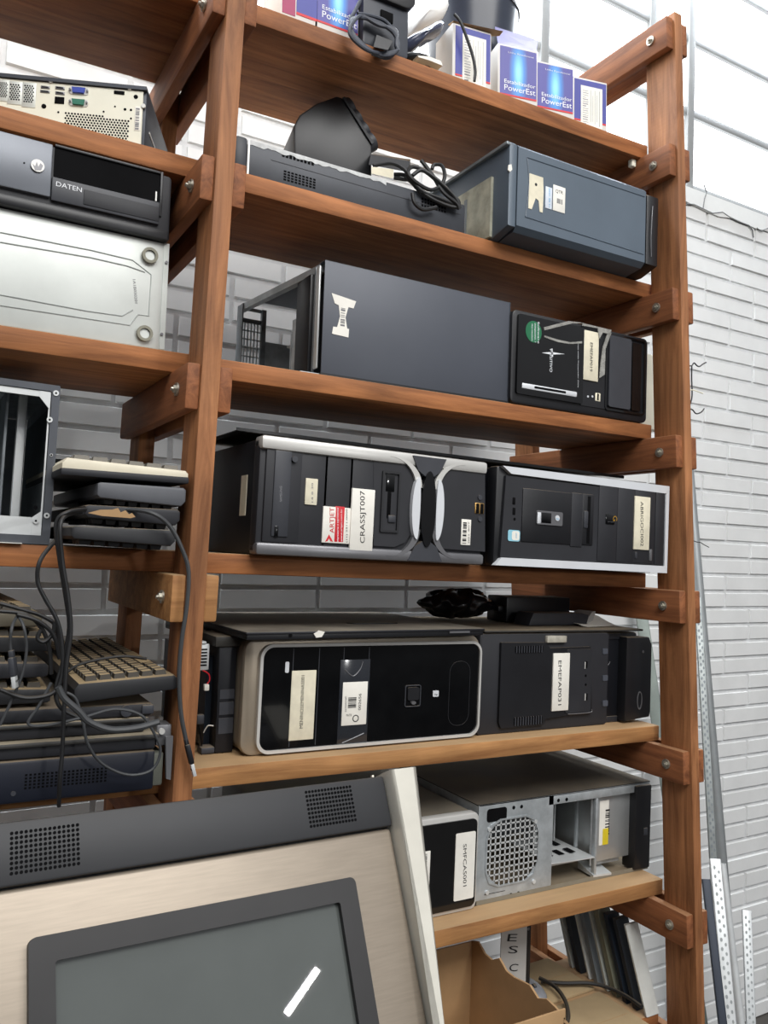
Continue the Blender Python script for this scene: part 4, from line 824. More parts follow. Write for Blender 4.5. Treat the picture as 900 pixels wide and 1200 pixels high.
# frame of the drive opening, cage and base
t.part('top_bar', MB().box(xw, w, 0, .0015, h-.018, h, .0004).box(0, w, 0, .012, h-.0015, h), GALV)
t.part('side_flange', MB().box(xw, xw+.012, 0, .0015, 0.0, h), GALV); t.part('side_wall', MB().box(0, .002, -.001, .29, 0, h), GALV); t.part('base_plate', MB().box(0, w, 0, .29, 0, .0015).box(0, w, -.001, .001, 0, .008), mat('dusty_base_plate', '8f8a7c', .6, .4, dust=.8, dustcol='8d7a60'))
t.part('top_cover', MB().box(-.001, w+.002, .001, .29, h+.0002, h+.0018), mat('dusty_black_cover', '2a2826', .6, .2, dust=.8, dustcol='6b6152'))
t.part('back_plate', MB().box(0, w, .286, .29, 0, h), GALVD)
cg = t.part('drive_cage', MB().box(xw+.012, xw+.13, .02, .022, .035, .037).hexa([(xw+.012, .0, .048), (xw+.13, .0, .044), (xw+.13, .14, .044), (xw+.012, .14, .048), (xw+.012, .0, .050), (xw+.13, .0, .046), (xw+.13, .14, .046), (xw+.012, .14, .05)]), GALVB)
mb = MB()
for i in range(3):
    for j in range(2): mb.box(xw+.03+i*.03, xw+.044+i*.03, .03+j*.045, .055+j*.045, .0500, .0504)
t.part('cage_hole', mb, HOLE, cg)
mb = MB()
for i in range(5): mb.box(xw+.055+i*.013, xw+.058+i*.013, .10, .14, .05, h-.02, .0008)
t.part('cage_ribs', mb, GALVB); t.part('cage_upright', MB().box(xw+.128, xw+.134, .0, .010, .0, h-.018, .001).box(xw+.128, xw+.134, .055, .062, .03, h-.018, .001).box(xw+.134, xd-.02, .02, .022, .02, h-.02), GALV)
dv = t.part('optical_drive', MB().box(xw+.145, xd+.002, .012, .18, .03, h-.016, .001), mat('drive_shell_steel', 'b9bcbc', .35, .6, var=.08))
s = t.part('drive_label', MB().box(xw+.150, xw+.176, .0113, .012, .062, h-.03), PAPER); t.part('yellow_label', MB().box(xw+.160, xw+.176, .0109, .0116, .062, .095), YELL, s); t.bars(cf(686, 225), cf(696, 300), .0111, INK, s, 12, 'z')
t.part('drive_bezel', MB().box(xd, w, -.006, .03, .004, h-.004, .003), BLK); t.part('eject_button', t.rect(cf(785, 276), cf(796, 296), -.0075, 0, y=-.006), CHAR)
t.part('loose_bracket', MB().hexa([(xw+.125, -.001, .006), (xw+.175, -.002, .004), (xw+.18, .05, .004), (xw+.13, .05, .006), (xw+.125, -.001, .010), (xw+.175, -.002, .008), (xw+.18, .05, .016), (xw+.13, .05, .020)]), GALVB)

# ================================================================== left bay
# ---- shelf B: slim pale computer turned a little, rear sockets outward
c1 = crop(0, 0, 3)
rz_ = math.atan2(-.083, .189); ex = Vector((math.cos(rz_), math.sin(rz_), 0)); TRp = atz((170, 104), 2.222); p0 = TRp-ex*.34
t = T('slim_desktop_computer', 'slim computer with pale perforated rear panel and coloured sockets turned outward', 'computer', (p0.x, p0.y, bz('B', p0.x)+.0006), rz_)
w = .34; h = t.uv(c1(510, 312))[1]
t.part('case_cover', MB().box(-.002, w+.003, .002, .20, 0, h, .003).box(-.002, w+.003, -.004, .2, h-.004, h+.0015), mat('slate_case_steel', '3c4048', .5, .2))
rp_ = t.part('rear_panel', MB().box(.0, w-.002, -.001, .004, .002, h-.005), IVORY, label='ivory rear panel')
t.part('side_edge', MB().box(w+.0028, w+.004, .03, .16, h*.45, h*.48), SILV)
hx = MB()
(xa, za), (xb, zb_) = t.uv(c1(228, 470)), t.uv(c1(455, 470)); _, zt_ = t.uv(c1(240, 395)); zt2 = t.uv(c1(455, 430))[1]; zbot = t.uv(c1(455, 478))[1]
pit = (xb-xa)/21
for j in range(10):
    zz = zt_-.002-j*pit*.87
    if zz < .006: break
    for i in range(21):
        xx = xa+(i+.5*(j % 2))*pit
        if zz > zt2+.001 and xx > xa+(xb-xa)*.58: continue
        hx.prism(ell(xx, zz, pit*.36, pit*.36, 6), -.0014, -.0008)
t.part('hex_vent', hx, HOLE)
for a, b in (((0, 290), (26, 350)), ((38, 296), (70, 362)), ((88, 300), (118, 372))):
    mb = MB(); (xa, za), (xb, zb_) = t.uv(c1(*a)), t.uv(c1(*b)); n = 4; pit2 = (xb-xa)/n
    pl = t.part('slot_cover', MB().box(xa-.003, xb+.003, -.002, 0, zb_-.004, za+.004, .0008), mat('pale_slot_steel', 'cfd2cc', .45, .3))
    for j in range(int((za-zb_)/pit2/.87)):
        for i in range(n): mb.prism(ell(xa+(i+.25+.5*(j % 2))*pit2, za-(j+.5)*pit2*.87, pit2*.36, pit2*.36, 6), -.0024, -.0019)
    t.part('slot_vent', mb, HOLE, pl)
for q, pa_ in (((145, 303), (176, 315)), ((143, 318), (176, 330)), ((196, 305), (228, 318)), ((196, 323), (228, 336))): 
    u = t.part('usb_port', t.rect(c1(*q), c1(*pa_), -.0022, 0), SILVD); t.part('usb_slot', t.rect(c1(q[0]+4, q[1]+3), c1(pa_[0]-4, pa_[1]-3), -.0025, 0), HOLE, u)
t.part('network_port', t.rect(c1(194, 341), c1(226, 368), -.0020, 0), HOLE)
for nm, q, col in (('vga_port', (244, 308, 312, 335), mat('blue_socket', '2a3f9e', .5)), ('serial_port', (244, 350, 310, 376), mat('green_socket', '1e6a55', .5))):
    (xa, za), (xb, zb_) = t.uv(c1(q[0], q[1])), t.uv(c1(q[2], q[3])); zm = (za+zb_)/2
    pl = t.part(nm, MB().prism(rr(xa, zm-.0055, xb, zm+.0055, .004), -.002, 0), SILV); t.part('socket', MB().prism([(xa+.0045, zm+.004), (xb-.0045, zm+.004), (xb-.006, zm-.004), (xa+.006, zm-.004)], -.005, -.001), col, pl)
    t.part('hex_screw', MB().cyl((xa+.0018, -.003, zm), .0016, .004, 'y', 6), SILVD, pl); t.part('hex_screw', MB().cyl((xb-.0018, -.003, zm), .0016, .004, 'y', 6), SILVD, pl)
t.part('video_port', t.rect(c1(402, 320), c1(438, 335), -.0022, 0), HOLE)
for x_, y_, r_ in ((478, 342, .0032), (155, 375, .0035), (440, 386, .002), (461, 388, .0018), (365, 394, .0015), (461, 418, .0015), (206, 396, .0015), (405, 376, .0012)): t.part('panel_hole', t.disc(c1(x_, y_), r_, -.0014, 0), HOLE)
for x_, y_ in ((180, 287), (457, 312), (505, 375)): t.part('case_screw', t.disc(c1(x_, y_), .0032, -.003, 0), SILV)
s = t.part('white_label', t.rect(c1(476, 375), c1(494, 462), -.0016, 0), PAPER); t.bars(c1(479, 380), c1(488, 458), -.0019, SILVD, s, 12, 'z')

# ---- shelf C: bare steel case with feet, and the black desktop on top of it
c5b = crop(0, 140, 3.2143); yL = .095
xr = aty((198, 289), yL).x; zt = aty((198, 289), yL).z
t = T('computer_case', 'bare silver steel tower on its side with two round feet facing out', 'computer', (-.50, yL, bz('C', -.5)+.0006), 0, TL['C'])
w = xr+.50; h = t.uv(c5b(636, 470))[1]; d_ = .40
BARE = mat('bare_stained_steel', 'c9cdc9', .45, .25, var=.08, scale=9)
t.part('case_body', MB().box(0, w, 0, d_, 0, h, .002), BARE)
for q in ((563, 515), (543, 808)):
    x_, z_ = t.uv(c5b(*q)); ft = t.part('rubber_foot', MB().ring(ell(x_, z_, .0115, .0115, 28), ell(x_, z_, .0075, .0075, 28), -.006, 0), mat('grey_rubber', '8c8a7c', .8)); t.part('foot_cap', MB().cyl((x_, -.001, z_), .0072, .004, 'y', 24), BARE, ft)
eb = MB()
L1 = [c5b(*q) for q in ((0, 425), (340, 492), (500, 530), (570, 585), (560, 740), (520, 735), (490, 775), (340, 752), (0, 700))]; L2 = [c5b(*q) for q in ((0, 462), (340, 520), (480, 552), (545, 575))]; L3 = [c5b(*q) for q in ((0, 660), (330, 722), (460, 740), (500, 718))]
for L in (L1, L2, L3): eb.tube([(t.uv(q)[0], -.0003, t.uv(q)[1]) for q in L], .0009, 6, False)
t.part('embossed_line', eb, mat('steel_ridge', 'b2b6b3', .4, .4)); xv = t.uv(c5b(612, 600))[0]; t.part('edge_flange', MB().box(xv, w+.0005, -.001, .003, .001, h), mat('flange_steel', 'bdc1bd', .4, .5))
for q in ((626, 540), (608, 810)): t.part('screw', t.disc(c5b(*q), .0022, -.003, 0), SILVD)
t.text('1A1B030201', c5b(500, 602), c5b(508, 692), -.0004, SILVD, t.o, .004)
t.part('back_tab', MB().prism([(w, .018), (w+.012, .03), (w, .034)], .05, .06), SILVD)
zs = bz('C', -.25)+h
t = T('desktop_computer', 'black desktop computer with grey panel lettered DATEN lying on the bare silver case', 'computer', (-.50, yL-.004, zs+.0012), 0, TL['C'])
xr2 = aty(c5b(633, 430), yL).x; w = xr2+.50; h = t.uv(c5b(612, 212), 0)[1]
t.part('case_body', MB().box(0, w-.004, .012, .39, .003, h-.001, .004), NAVY); t.part('front_bezel', MB().prism(rr(0, 0.0, w, h, .006), -.004, .014, bev=.003), BLKM)
t.part('lower_lip', MB().box(0, w, -.007, .01, 0, .016, .004), BLK)
(xp, zp) = t.uv(c5b(197, 105)); (_, zp2) = t.uv(c5b(187, 305)); sp = t.part('grey_panel', MB().box(.01, xp, -.010, 0, zp2+.001, zp, .002), mat('satin_grey_plastic', '6a6e75', .38, .3, var=.05), label='satin grey panel')
bd = t.part('round_badge', t.disc(c5b(138, 187), .0085, -.0125, 0), SILV); t.part('badge_mark', MB().prism([t.uv(c5b(*q)) for q in ((118, 180), (128, 190), (134, 172), (140, 192), (148, 178), (158, 188), (150, 204), (128, 204))], -.0129, -.012), SILVD, bd); t.part('indicator', t.disc(c5b(88, 175), .0012, -.0105, 0), HOLE)
xo0 = t.uv(c5b(202, 160))[0]; xo1 = t.uv(c5b(600, 250))[0]; zo1 = t.uv(c5b(600, 212))[1]; zo0 = t.uv(c5b(590, 318))[1]
t.part('open_bay', MB().box(xo0, xo1, -.0045, 0, zo0, zo1), HOLE); t.part('bay_edge', MB().box(xo0, xo1, -.007, 0, zo1, zo1+.004, .001).box(xo1, xo1+.004, -.007, 0, zo0-.02, zo1+.004, .001), BLK)
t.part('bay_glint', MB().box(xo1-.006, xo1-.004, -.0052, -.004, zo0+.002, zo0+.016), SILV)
cv_ = t.part('bay_cover', MB().box(xp+.001, xo1, -.0095, 0, .020, zo0-.0005, .0015), CHAR); t.part('drive_flap', MB().box(xo0+.04, xo1-.001, -.0105, 0, .024, zo0-.008, .001), BLKM, cv_)
t.text('DATEN', c5b(207, 260), c5b(303, 284), -.0099, INKW, cv_, .0065)

# ---- shelf D: open steel case and the pile of keyboards
c4 = crop(0, 420, 3.2143)
xr = aty((68, 452), .09).x; t = T('computer_case', 'empty open case with black edges and bare steel inside beside the keyboard pile', 'computer', (-.46, .09, bz('D', -.46)+.0006), 0, TL['D'])
w = xr+.46; h = t.uv(c4(222, 104))[1]; D_ = .38
t.part('shell', MB().box(0, w, 0, D_, h-.002, h).box(0, w, 0, D_, 0, .002).box(w-.002, w, 0, D_, 0, h).box(0, .002, 0, D_, 0, h), GALV)
t.part('back_plate', MB().box(.003, w-.003, D_-.004, D_, .003, h-.003), GALVD)
t.part('front_flange', MB().ring(rr(0, 0, w, h, .002, 2), rr(.012, .012, w-.0105, h-.009, .002, 2), -.002, .002), mat('flange_grey', '55585e', .4, .4), label='grey outer flange')
ii = t.part('inner_lip', MB().ring([(.012, .012), (w-.0115, .012), (w-.0115, h-.010), (.012, h-.010)], [(.02, .036), (w-.022, .036), (w-.012, .046), (w-.012, h-.030), (w-.024, h-.018), (.02, h-.018)][:0] or [(.02, .036), (w-.0135, .036), (w-.0135, h-.018), (.02, h-.018)], 0, .004), GALVB, label='bright bare steel inner lip')
t.part('corner_gusset', MB().prism([(w-.012, h-.010), (w-.012, h-.034), (w-.026, h-.018), (w-.026, h-.010)], -.0006, .003), GALVB); t.part('corner_gusset', MB().prism([(w-.012, .012), (w-.012, .046), (w-.024, .036), (w-.024, .012)], -.0006, .003), GALVB)
for q in ((210, 132), (186, 232), (134, 612), (192, 365), (175, 592)): t.part('screw_boss', t.disc(c4(*q), .0038 if q[0] < 215 and q != (192, 365) else .002, -.0035, 0), GALVB); t.part('screw_hole', t.disc(c4(*q), .0014, -.0038, 0), HOLE)
t.part('hole', t.disc(c4(134, 562), .0028, -.0008, 0), HOLE)
RX = t.hit((22, 540), 1, .06).x; t.part('drive_rail', MB().box(RX-.006, RX+.006, .06, .075, .004, h-.004, .002), GALVB); t.part('drive_rail', MB().box(RX-.022, RX-.018, .06, .30, .004, h-.004, .001), GALVD); t.part('inner_wall', MB().box(w-.0028, w-.0022, .03, D_-.01, .02, h-.02), GALVD)
t.part('paper_strip', MB().box(w-.08, w-.035, -.008, .05, -.0003, .0006), PAPER)
def keyboard(label, M, body, key, L=.44, W=.15, H=.018, rows=6, cols=21, flip=False, group='keyboards piled in the left bay', show=True):
    t = T('keyboard', label, 'keyboard', M=M, group=group)
    t.part('body', MB().prism([(0, .002), (0, H-.004), (.004, H), (W-.006, H+.005), (W, H-.002), (W, .003), (W-.004, 0), (.004, 0)], 0, L, 'x', bev=.003), body)
    proto = None; kp = (L-.02)/cols; rp_ = (W-.024)/rows
    gaps = {15, 19} if cols > 18 else set()
    for c in range(cols):
        for r in range(rows):
            if not show and c > 2: continue
            if r == 0 and 3 < c < 10: continue
            if c == 15 or (cols == 21 and c == 16 and r in (0, 2)): pass
            if proto is None:
                mb = MB(); a = .0012
                mb.hexa([(a, a, 0), (kp-a, a, 0), (kp-a, rp_-a, 0), (a, rp_-a, 0), (a+.002, a+.0015, .008), (kp-a-.002, a+.0015, .008), (kp-a-.002, rp_-a-.002, .008), (a+.002, rp_-a-.002, .008)])
                o = proto = mb.build('key', key, t.o)
            else: o = proto.copy(); COL.objects.link(o); o.parent = t.o
            o.location = (.01+c*kp, .010+r*rp_, H+.0045*(r/rows)-.001)
        if c == 9: 
            mb = MB().box(.01+4*kp+.001, .01+10*kp-.001, .0112, .009+rp_, H-.001, H+.007, .001); t.part('space_bar', mb, key)
    return t
RZ90 = Matrix.Rotation(math.pi/2, 4, 'Z')
def kbM(x, y, z, roll=0, yaw=0, flip=False, L=.44, W=.15, H=.018):
    M = Matrix.Translation((x, y, z)) @ Matrix.Rotation(math.pi/2+yaw, 4, 'Z') @ Matrix.Rotation(roll, 4, 'X')
    if flip: M = M @ Matrix.Translation((0, W, H)) @ Matrix.Rotation(math.pi, 4, 'X')
    return M
yk = .005; D0 = bz('D', -.08)
def xk(px): return aty(px, yk).x
KBW = dict(L=.40)
keyboard('black keyboard face down, lowest in the pile beside the open case', kbM(xk((206, 628)), yk, D0+.010, flip=True, L=.40, W=.135), mat('dusty_black_keyboard', '26272a', .6, dust=.9, dustcol='8d8574'), KEYD, W=.135, H=.017, cols=19, show=False, **KBW)
keyboard('black keyboard face down, second lowest in the pile beside the open case', kbM(xk((212, 612)), yk+.004, D0+.0385, flip=True, L=.40, W=.125), BLKM, KEYD, W=.125, H=.017, cols=19, show=False, **KBW)
keyboard('grey-backed keyboard face down, just below the cream-topped one', kbM(min(xk((219, 575)), -.006), yk+.002, D0+.069, flip=True, L=.40, W=.118), mat('grey_keyboard_back', '55575c', .5), KEYD, W=.118, H=.021, cols=19, show=False, **KBW)
kt = keyboard('cream-topped dark keyboard, topmost in the pile beside the open case', kbM(min(xk((221, 560)), -.004), yk, D0+.0935, L=.40, W=.165), CREAM, mat('grey_brown_keycap', '6a665d', .6), W=.165, H=.017, cols=19, show=False, **KBW)
kt.part('dark_base', MB().box(-.001, .397, -.001, .166, -.0012, .009, .003), BLKM, label='dark underside')
q0 = aty(c4(330, 585), -.004); q1 = aty(c4(510, 590), -.004)
t = T('paper_scrap', 'torn brown paper scrap stuck between the piled keyboards beside the open case', 'paper', (q0.x, -.005, q0.z-.002))
pw = q1.x-q0.x; ol = [(0, .003), (pw*.25, .008), (pw*.5, .009), (pw*.62, .0115), (pw*.68, .006), (pw*.78, .009), (pw*.86, .004), (pw*.92, .006), (pw, .001), (pw*.9, -.001), (pw*.3, 0)]
t.part('sheet', MB().prism(ol, 0, .0006), CARD)
a = aty((66, 545), .30); b = aty((129, 545), .30)
a = aty((60, 548), .33); b = aty((129, 545), .33)
t = T('black_box', 'flat black box lying on the far end of the cream-topped keyboard', 'box', (a.x, .31, 1.660), 0, TL['D'])
t.part('casing', MB().box(0, b.x-a.x, 0, .08, 0, .016, .003), BLK); t.part('lid_rim', MB().box(-.004, b.x-a.x+.004, -.004, .084, .010, .013, .001), BLKM)

# ---- shelf E: stack of slim machines and keyboards
E0 = bz('E', -.2)+.0008; c6b = crop(0, 660, 3.2143); yf = .0
xR = aty((181, 900), yf).x
t = T('slim_desktop_computer', 'black slim computer with a speaker grille at the bottom of the stack under the keyboards', 'computer', (-.45, yf, E0+.0036), 0, TL['E'])
w = xR+.45; h = .052
t.part('case_body', MB().box(0, w, 0, .36, 0, h, .004), mat('navy_black_plastic', '141824', .45, dust=.7)); mb = MB(); (xa, za), (xb, zb_) = t.uv(c6b(95, 790)), t.uv(c6b(405, 850)); zb_ = za-.020
for i in range(20):
    for j in range(5): mb.box(xa+(xb-xa)*i/20, xa+(xb-xa)*(i+.55)/20, -.0003, 0, zb_+(za-zb_)*j/5, zb_+(za-zb_)*(j+.6)/5)
t.part('speaker_grille', mb, HOLE); t.part('end_cap', MB().box(w-.012, w+.012, .002, .34, .004, h-.004, .003), mat('grey_green_plastic', '565850', .6)); t.part('button', t.disc(c6b(50, 868), .003, -.0006, 0), CHAR)
z1 = E0+.0575
lidm = mat('dusty_lid', '3b3a38', .6, dust=.9, dustcol='9a8e78')
t = T('slim_desktop_computer', 'thin dusty dark unit lying second from the bottom in the stack under the keyboards', 'computer', (-.45, yf-.004, z1), 0, TL['E']); w2 = w+.004
t.part('lid', MB().box(0, w2, 0, .36, .014, .021, .003), lidm); t.part('base', MB().box(.004, w2-.004, .006, .35, 0, .0145, .002), BLKM)
hg = t.part('hinge', MB().box(w2-.002, w2+.018, .01, .04, .002, .030, .002), SILVD); t.part('hinge_screw', MB().cyl((w2+.004, .008, .022), .004, .006, 'y', 12), SILV, hg); t.part('hinge_arm', MB().hexa([(w2+.012, .0, -.040), (w2+.018, .0, -.042), (w2+.018, .006, -.042), (w2+.012, .006, -.040), (w2+.008, .0, .016), (w2+.018, .0, .016), (w2+.018, .006, .016), (w2+.008, .006, .016)]), SILVD, hg)
t = T('slim_desktop_computer', 'thin dusty dark unit lying third from the bottom in the stack under the keyboards', 'computer', (-.45, yf+.002, z1+.0222), 0, TL['E'])
t.part('lid', MB().box(0, w-.01, 0, .35, .014, .020, .003), lidm); t.part('base', MB().box(.004, w-.014, .006, .34, 0, .0145, .002), BLKM)
t = T('slim_desktop_computer', 'thick black unit directly under the big dusty keyboard', 'computer', (-.45, yf+.004, z1+.0434), 0, TL['E'])
t.part('case_body', MB().box(0, w-.005, 0, .34, 0, .017, .004), BLKM); t.part('round_knob', MB().cyl((w-.04, -.001, .0085), .0075, .004, 'y', 20), CHAR); t.part('latch', MB().box(w-.02, w-.004, -.003, .01, .003, .015, .002), CHAR)
zk = z1+.0616
DKB = mat('dusty_black_keyboard_top', '1f2023', .6, dust=1, dustcol='978363')
keyboard('black keyboard thick with brown dust on top of the stack by the left upright', kbM(-.010, -.006, zk+.0125, roll=math.radians(-5), L=.42), DKB, KEYC, L=.42, W=.132, H=.020, cols=20, group='keyboards piled in the left bay')
lab = ('lowest', 'second lowest', 'third lowest', 'topmost')
for i in range(4):
    px = ((62, 770), (63, 765), (60, 745), (46, 712))[i]
    keyboard(f'dusty keyboard, {lab[i]} of the four piled under loose cables', kbM(-.168-.003*(i == 1)-.012*(i == 3), .01+.008*i, zk+.0012+.0315*i, L=.40, yaw=(-.02, .03, -.015, .05)[i]), (DKB, BLKM, DKB, mat('dusty_pale_keyboard', '5c5648', .7, dust=.9, dustcol='9c8a66'))[i], KEYC, L=.40, W=.14, H=.018, cols=19, show=(i == 3))
# ---- cables of the left bay
def C(pts, y): return [tuple(aty(q, yy)) for q, yy in ((p[:2], p[2] if len(p) > 2 else y) for p in pts)]
cable_thing('usb_cable', 'dark cables hanging in a bunch from the keyboard pile down to the shelf below', 'cable', [
 C([(100, 597, .0), (80, 600), (66, 612), (69, 650), (77, 700), (81, 735), (74, 775), (66, 805), (70, 828), (95, 842), (130, 855), (160, 853), (187, 847)], -.022),
 C([(95, 600, .01), (72, 610), (73, 655), (80, 700), (83, 740), (78, 780), (75, 830), (73, 880), (70, 915), (69, 945, -.02)], -.030),
 C([(70, 628, .0), (48, 655), (44, 680), (52, 700), (66, 725), (72, 750), (73, 790), (62, 812), (30, 818), (0, 808)], -.026)], .0026)
cable_thing('usb_cable', 'thick dark grey cable curving across the front of the stack to the left upright', 'cable', [C([(68, 805), (75, 818), (92, 833), (105, 846), (130, 855), (160, 853), (186, 846)], -.066)], .0042, CABLEG)
cable_thing('usb_cable', 'thin cable looping low over the front of the slim computer with the speaker grille', 'cable', [C([(72, 810), (88, 818), (97, 845), (103, 872), (120, 895), (150, 908), (178, 902), (188, 880), (180, 858), (165, 838), (135, 831), (100, 840), (55, 850), (33, 848), (45, 828), (60, 800)], -.024)], .0019, CABLEG)
cable_thing('usb_cable', 'black cables looped over the four piled keyboards at the left edge', 'cable', [C([(0, 707), (25, 714), (50, 722), (66, 735), (68, 765)], .0), C([(0, 716), (30, 720), (48, 735), (58, 760), (60, 790)], -.004), C([(20, 720), (45, 728), (63, 745), (70, 772)], -.008), C([(64, 728), (62, 742), (52, 752), (44, 748), (48, 738)], -.006)], .0026)
def usb(t, a, b, wdt=.012, m=BLK):
    A = t.loc(a); B_ = t.loc(b); d = (B_-A); L = d.length; M = Matrix.Translation(A) @ d.to_track_quat('Z', 'Y').to_matrix().to_4x4()
    t.part('plug_grip', MB().box(-wdt*.5, wdt*.5, -.0035, .0035, 0, L*.62, .002, M=M).box(-wdt*.3, wdt*.3, -.0028, .0028, -.008, .001, .001, M=M), m)
    s = t.part('metal_plug', MB().box(-wdt*.42, wdt*.42, -.0022, .0022, L*.62, L, .0003, M=M), GALVB)
    t.part('plug_hole', MB().box(-wdt*.22, -wdt*.08, -.0025, .0025, L*.76, L*.82, M=M).box(wdt*.08, wdt*.22, -.0025, .0025, L*.76, L*.82, M=M), HOLE, s)
t = cable_thing('usb_cable', 'grey cable with a silver plug dangling in front of the four piled keyboards', 'cable', [C([(20, 722, .0), (14, 735), (12, 755), (14, 770)], -.028), C([(20, 720, .0), (28, 735), (31, 762), (26, 790), (14, 820), (0, 850)], -.020)], .0019, CABLEG)
usb(t, Vector(aty((14, 770), -.028)), Vector(aty((18, 806), -.03)), .015, CHAR)
t = cable_thing('usb_cable', 'grey cable hanging down the left upright and ending in a silver plug', 'cable', [C([(118, 598, .024), (150, 597, .010), (180, 602), (200, 618), (214, 645), (221, 670), (219, 710), (213, 750), (210, 790), (212, 835), (219, 872)], -.012)], .0029, CABLEG)
usb(t, Vector(aty((219, 872), -.012)), Vector(aty((228, 909), -.012)), .009, BLK)
cable_thing('usb_cable', 'black lead lying across the big dusty keyboard', 'cable', [C([(76, 790), (90, 780), (115, 773), (145, 769), (172, 772)], .07)], .0021)

# ================================================================== shelf G: carton, cards, sheet metal
G0 = bz('G', .8)+.0008
zt = .80; A = atz((505, 1112), zt); Bc = atz((548, 1103), zt); Cc = atz((600, 1150), zt)
t = T('cardboard_box', 'open brown cardboard box with torn flap between the kiosk and the rack', 'box', (A.x, A.y-.01, bz('G', .6)+.0012), 0, TL['G'])
ax = t.loc(A); bx = t.loc(Bc); cx_ = t.loc(Cc); hb = zt-t.M.translation.z
bw = .16; 
x1 = bx.x+.012; y1 = bx.y; x0 = x1-.24; y0 = y1-.26
t.part('walls', MB().box(x0, x1, y1-.004, y1, 0, hb, .001).box(x0, x0+.004, y0, y1, 0, hb, .001).box(x0, x1, y0, y0+.004, 0, hb, .001), CARD)
t.part('bottom', MB().box(x0, x1, y0, y1, 0, .004), CARD)
# right wall with a torn, wavy upper edge
edge = [(y1, hb)]; n = 12
for i in range(1, n): f = i/n; edge.append((y1-(y1-y0)*f, hb+.006*math.sin(i*1.9)-.010*f+R.uniform(-.004, .004)))
edge += [(y0, hb-.014)]
t.part('torn_wall', MB().prism(edge+[(y0, 0), (y1, 0)], x1-.004, x1, 'x'), CARD, label='right wall with a torn upper edge')
t.part('flap', MB().hexa([(x1-.004, y0, hb-.02), (x1+.05, y0-.02, hb-.075), (x1+.05, y0+.13, hb-.075), (x1-.004, y0+.12, hb-.02), (x1-.002, y0, hb-.016), (x1+.053, y0-.02, hb-.072), (x1+.053, y0+.13, hb-.072), (x1-.002, y0+.12, hb-.016)]), CARD)
def card(label, x0, x1, y0, y1, z, rz, th=.006):
    t = T('flattened_carton', label, 'cardboard', (x0, y0, z), rz, TL['G']); t.part('sheet', MB().box(0, x1-x0, 0, y1-y0, 0, th, .001), CARDF); t.part('fold_line', MB().box(.01, x1-x0-.01, (y1-y0)*.48, (y1-y0)*.485, th-.0005, th+.0004), CARD)
card('flattened brown carton lying at the back of the bottom shelf', .66, .99, .20, .344, G0+.001, .03); card('flattened brown carton lying at the front edge of the bottom shelf', .70, .99, .02, .188, G0+.001, .02)
SHM = [mat('sheet_'+n, c, .5, mt, dust=.3) for n, c, mt in (('pale', 'b9bcb6', .2), ('grey', '80868a', .4), ('dark', '24282e', .2), ('olive', '7d7d6c', .2), ('blue_black', '1d2632', .2), ('red_brown', '4a2420', .1), ('white', 'cfd0ca', .1))]
nth = ('first', 'second', 'third', 'fourth', 'fifth', 'sixth', 'seventh', 'eighth', 'ninth')
for i, (nm, mi) in enumerate((('white', 6), ('black', 2), ('blue-black', 4), ('olive', 3), ('pale', 0), ('grey', 1), ('white', 6), ('black', 2), ('pale', 0))):
    yy = .085+.027*i; xx = 1.012; th = (.006, .012, .012, .016, .008, .014, .006, .016, .012)[i]; hh = .158; ly = .062
    t = T('metal_sheet', f'{nm} metal sheet leaning on the bottom shelf, {nth[i]} from the front', 'sheet metal', (xx, yy, bz('G', xx)+.0012), group='metal sheets leaning on the bottom shelf')
    t.part('sheet', MB().hexa([(0, 0, 0), (.035, 0, 0), (.035, th, 0), (0, th, 0), (0, ly, hh), (.035, ly, hh), (.035, ly+th, hh), (0, ly+th, hh)]), SHM[mi])
    t.part('folded_lip', MB().hexa([(-.002, -.0006, .001), (.003, -.0006, .001), (.003, .002, .001), (-.002, .002, .001), (-.002, ly-.0006, hh), (.003, ly-.0006, hh), (.003, ly+.002, hh), (-.002, ly+.002, hh)]), SHM[mi])
# grey card with handwriting, dark strip, cables
p = aty((586, 1150), .19); p2 = aty((616, 1150), .19)
t = T('card_sign', 'narrow grey card with big handwritten letters standing behind the cardboard box', 'card', (p.x, .19, bz('G', p.x)+.0012))
wc = p2.x-p.x; t.part('card', MB().box(0, wc, 0, .002, 0, .262), mat('grey_card', 'b4b3b0', .7, var=.04))
for ch, a, b in (('E', (594, 1103), (605, 1103)), ('S', (595, 1117), (606, 1117)), ('C', (596, 1138), (606, 1138))): t.text(ch, a, b, -.0006, INK, t.o, .014)
t = T('metal_strip', 'dark slotted metal strip standing right of the grey card on the bottom shelf', 'strip', (p2.x+.004, .20, bz('G', p2.x)+.0012))
t.part('strip', MB().box(0, .016, 0, .02, 0, .262, .002), BLK); 
for z_ in (.17, .2, .23): t.part('slot_hole', MB().prism(ell(.008, z_, .003, .003, 12), -.0005, .001), SILVD)
cable_thing('power_cable', 'black cable lying over the flattened cartons on the bottom shelf', 'cable', [[tuple(atz(q, .634)) for q in ((634, 1150), (660, 1152), (690, 1152), (715, 1158), (735, 1168), (752, 1180))], [tuple(atz(q, z_)) for q, z_ in (((632, 1146), .640), ((650, 1156), .636), ((662, 1172), .635), ((666, 1190), .635), ((662, 1205), .635))]], .0042)
p = atz((625, 1185), .62)
t = T('computer_mouse', 'grey rounded mouse lying beside the cardboard box on the bottom shelf', 'mouse', (p.x, p.y+.02, G0+.008))
t.part('shell', MB().sphere((0, 0, .0235), .03, 1, 1.7, .75, 24), mat('grey_mouse_plastic', '7d7f84', .4)); t.part('wheel', MB().cyl((0, -.02, .042), .006, .006, 'x', 14), CHAR)

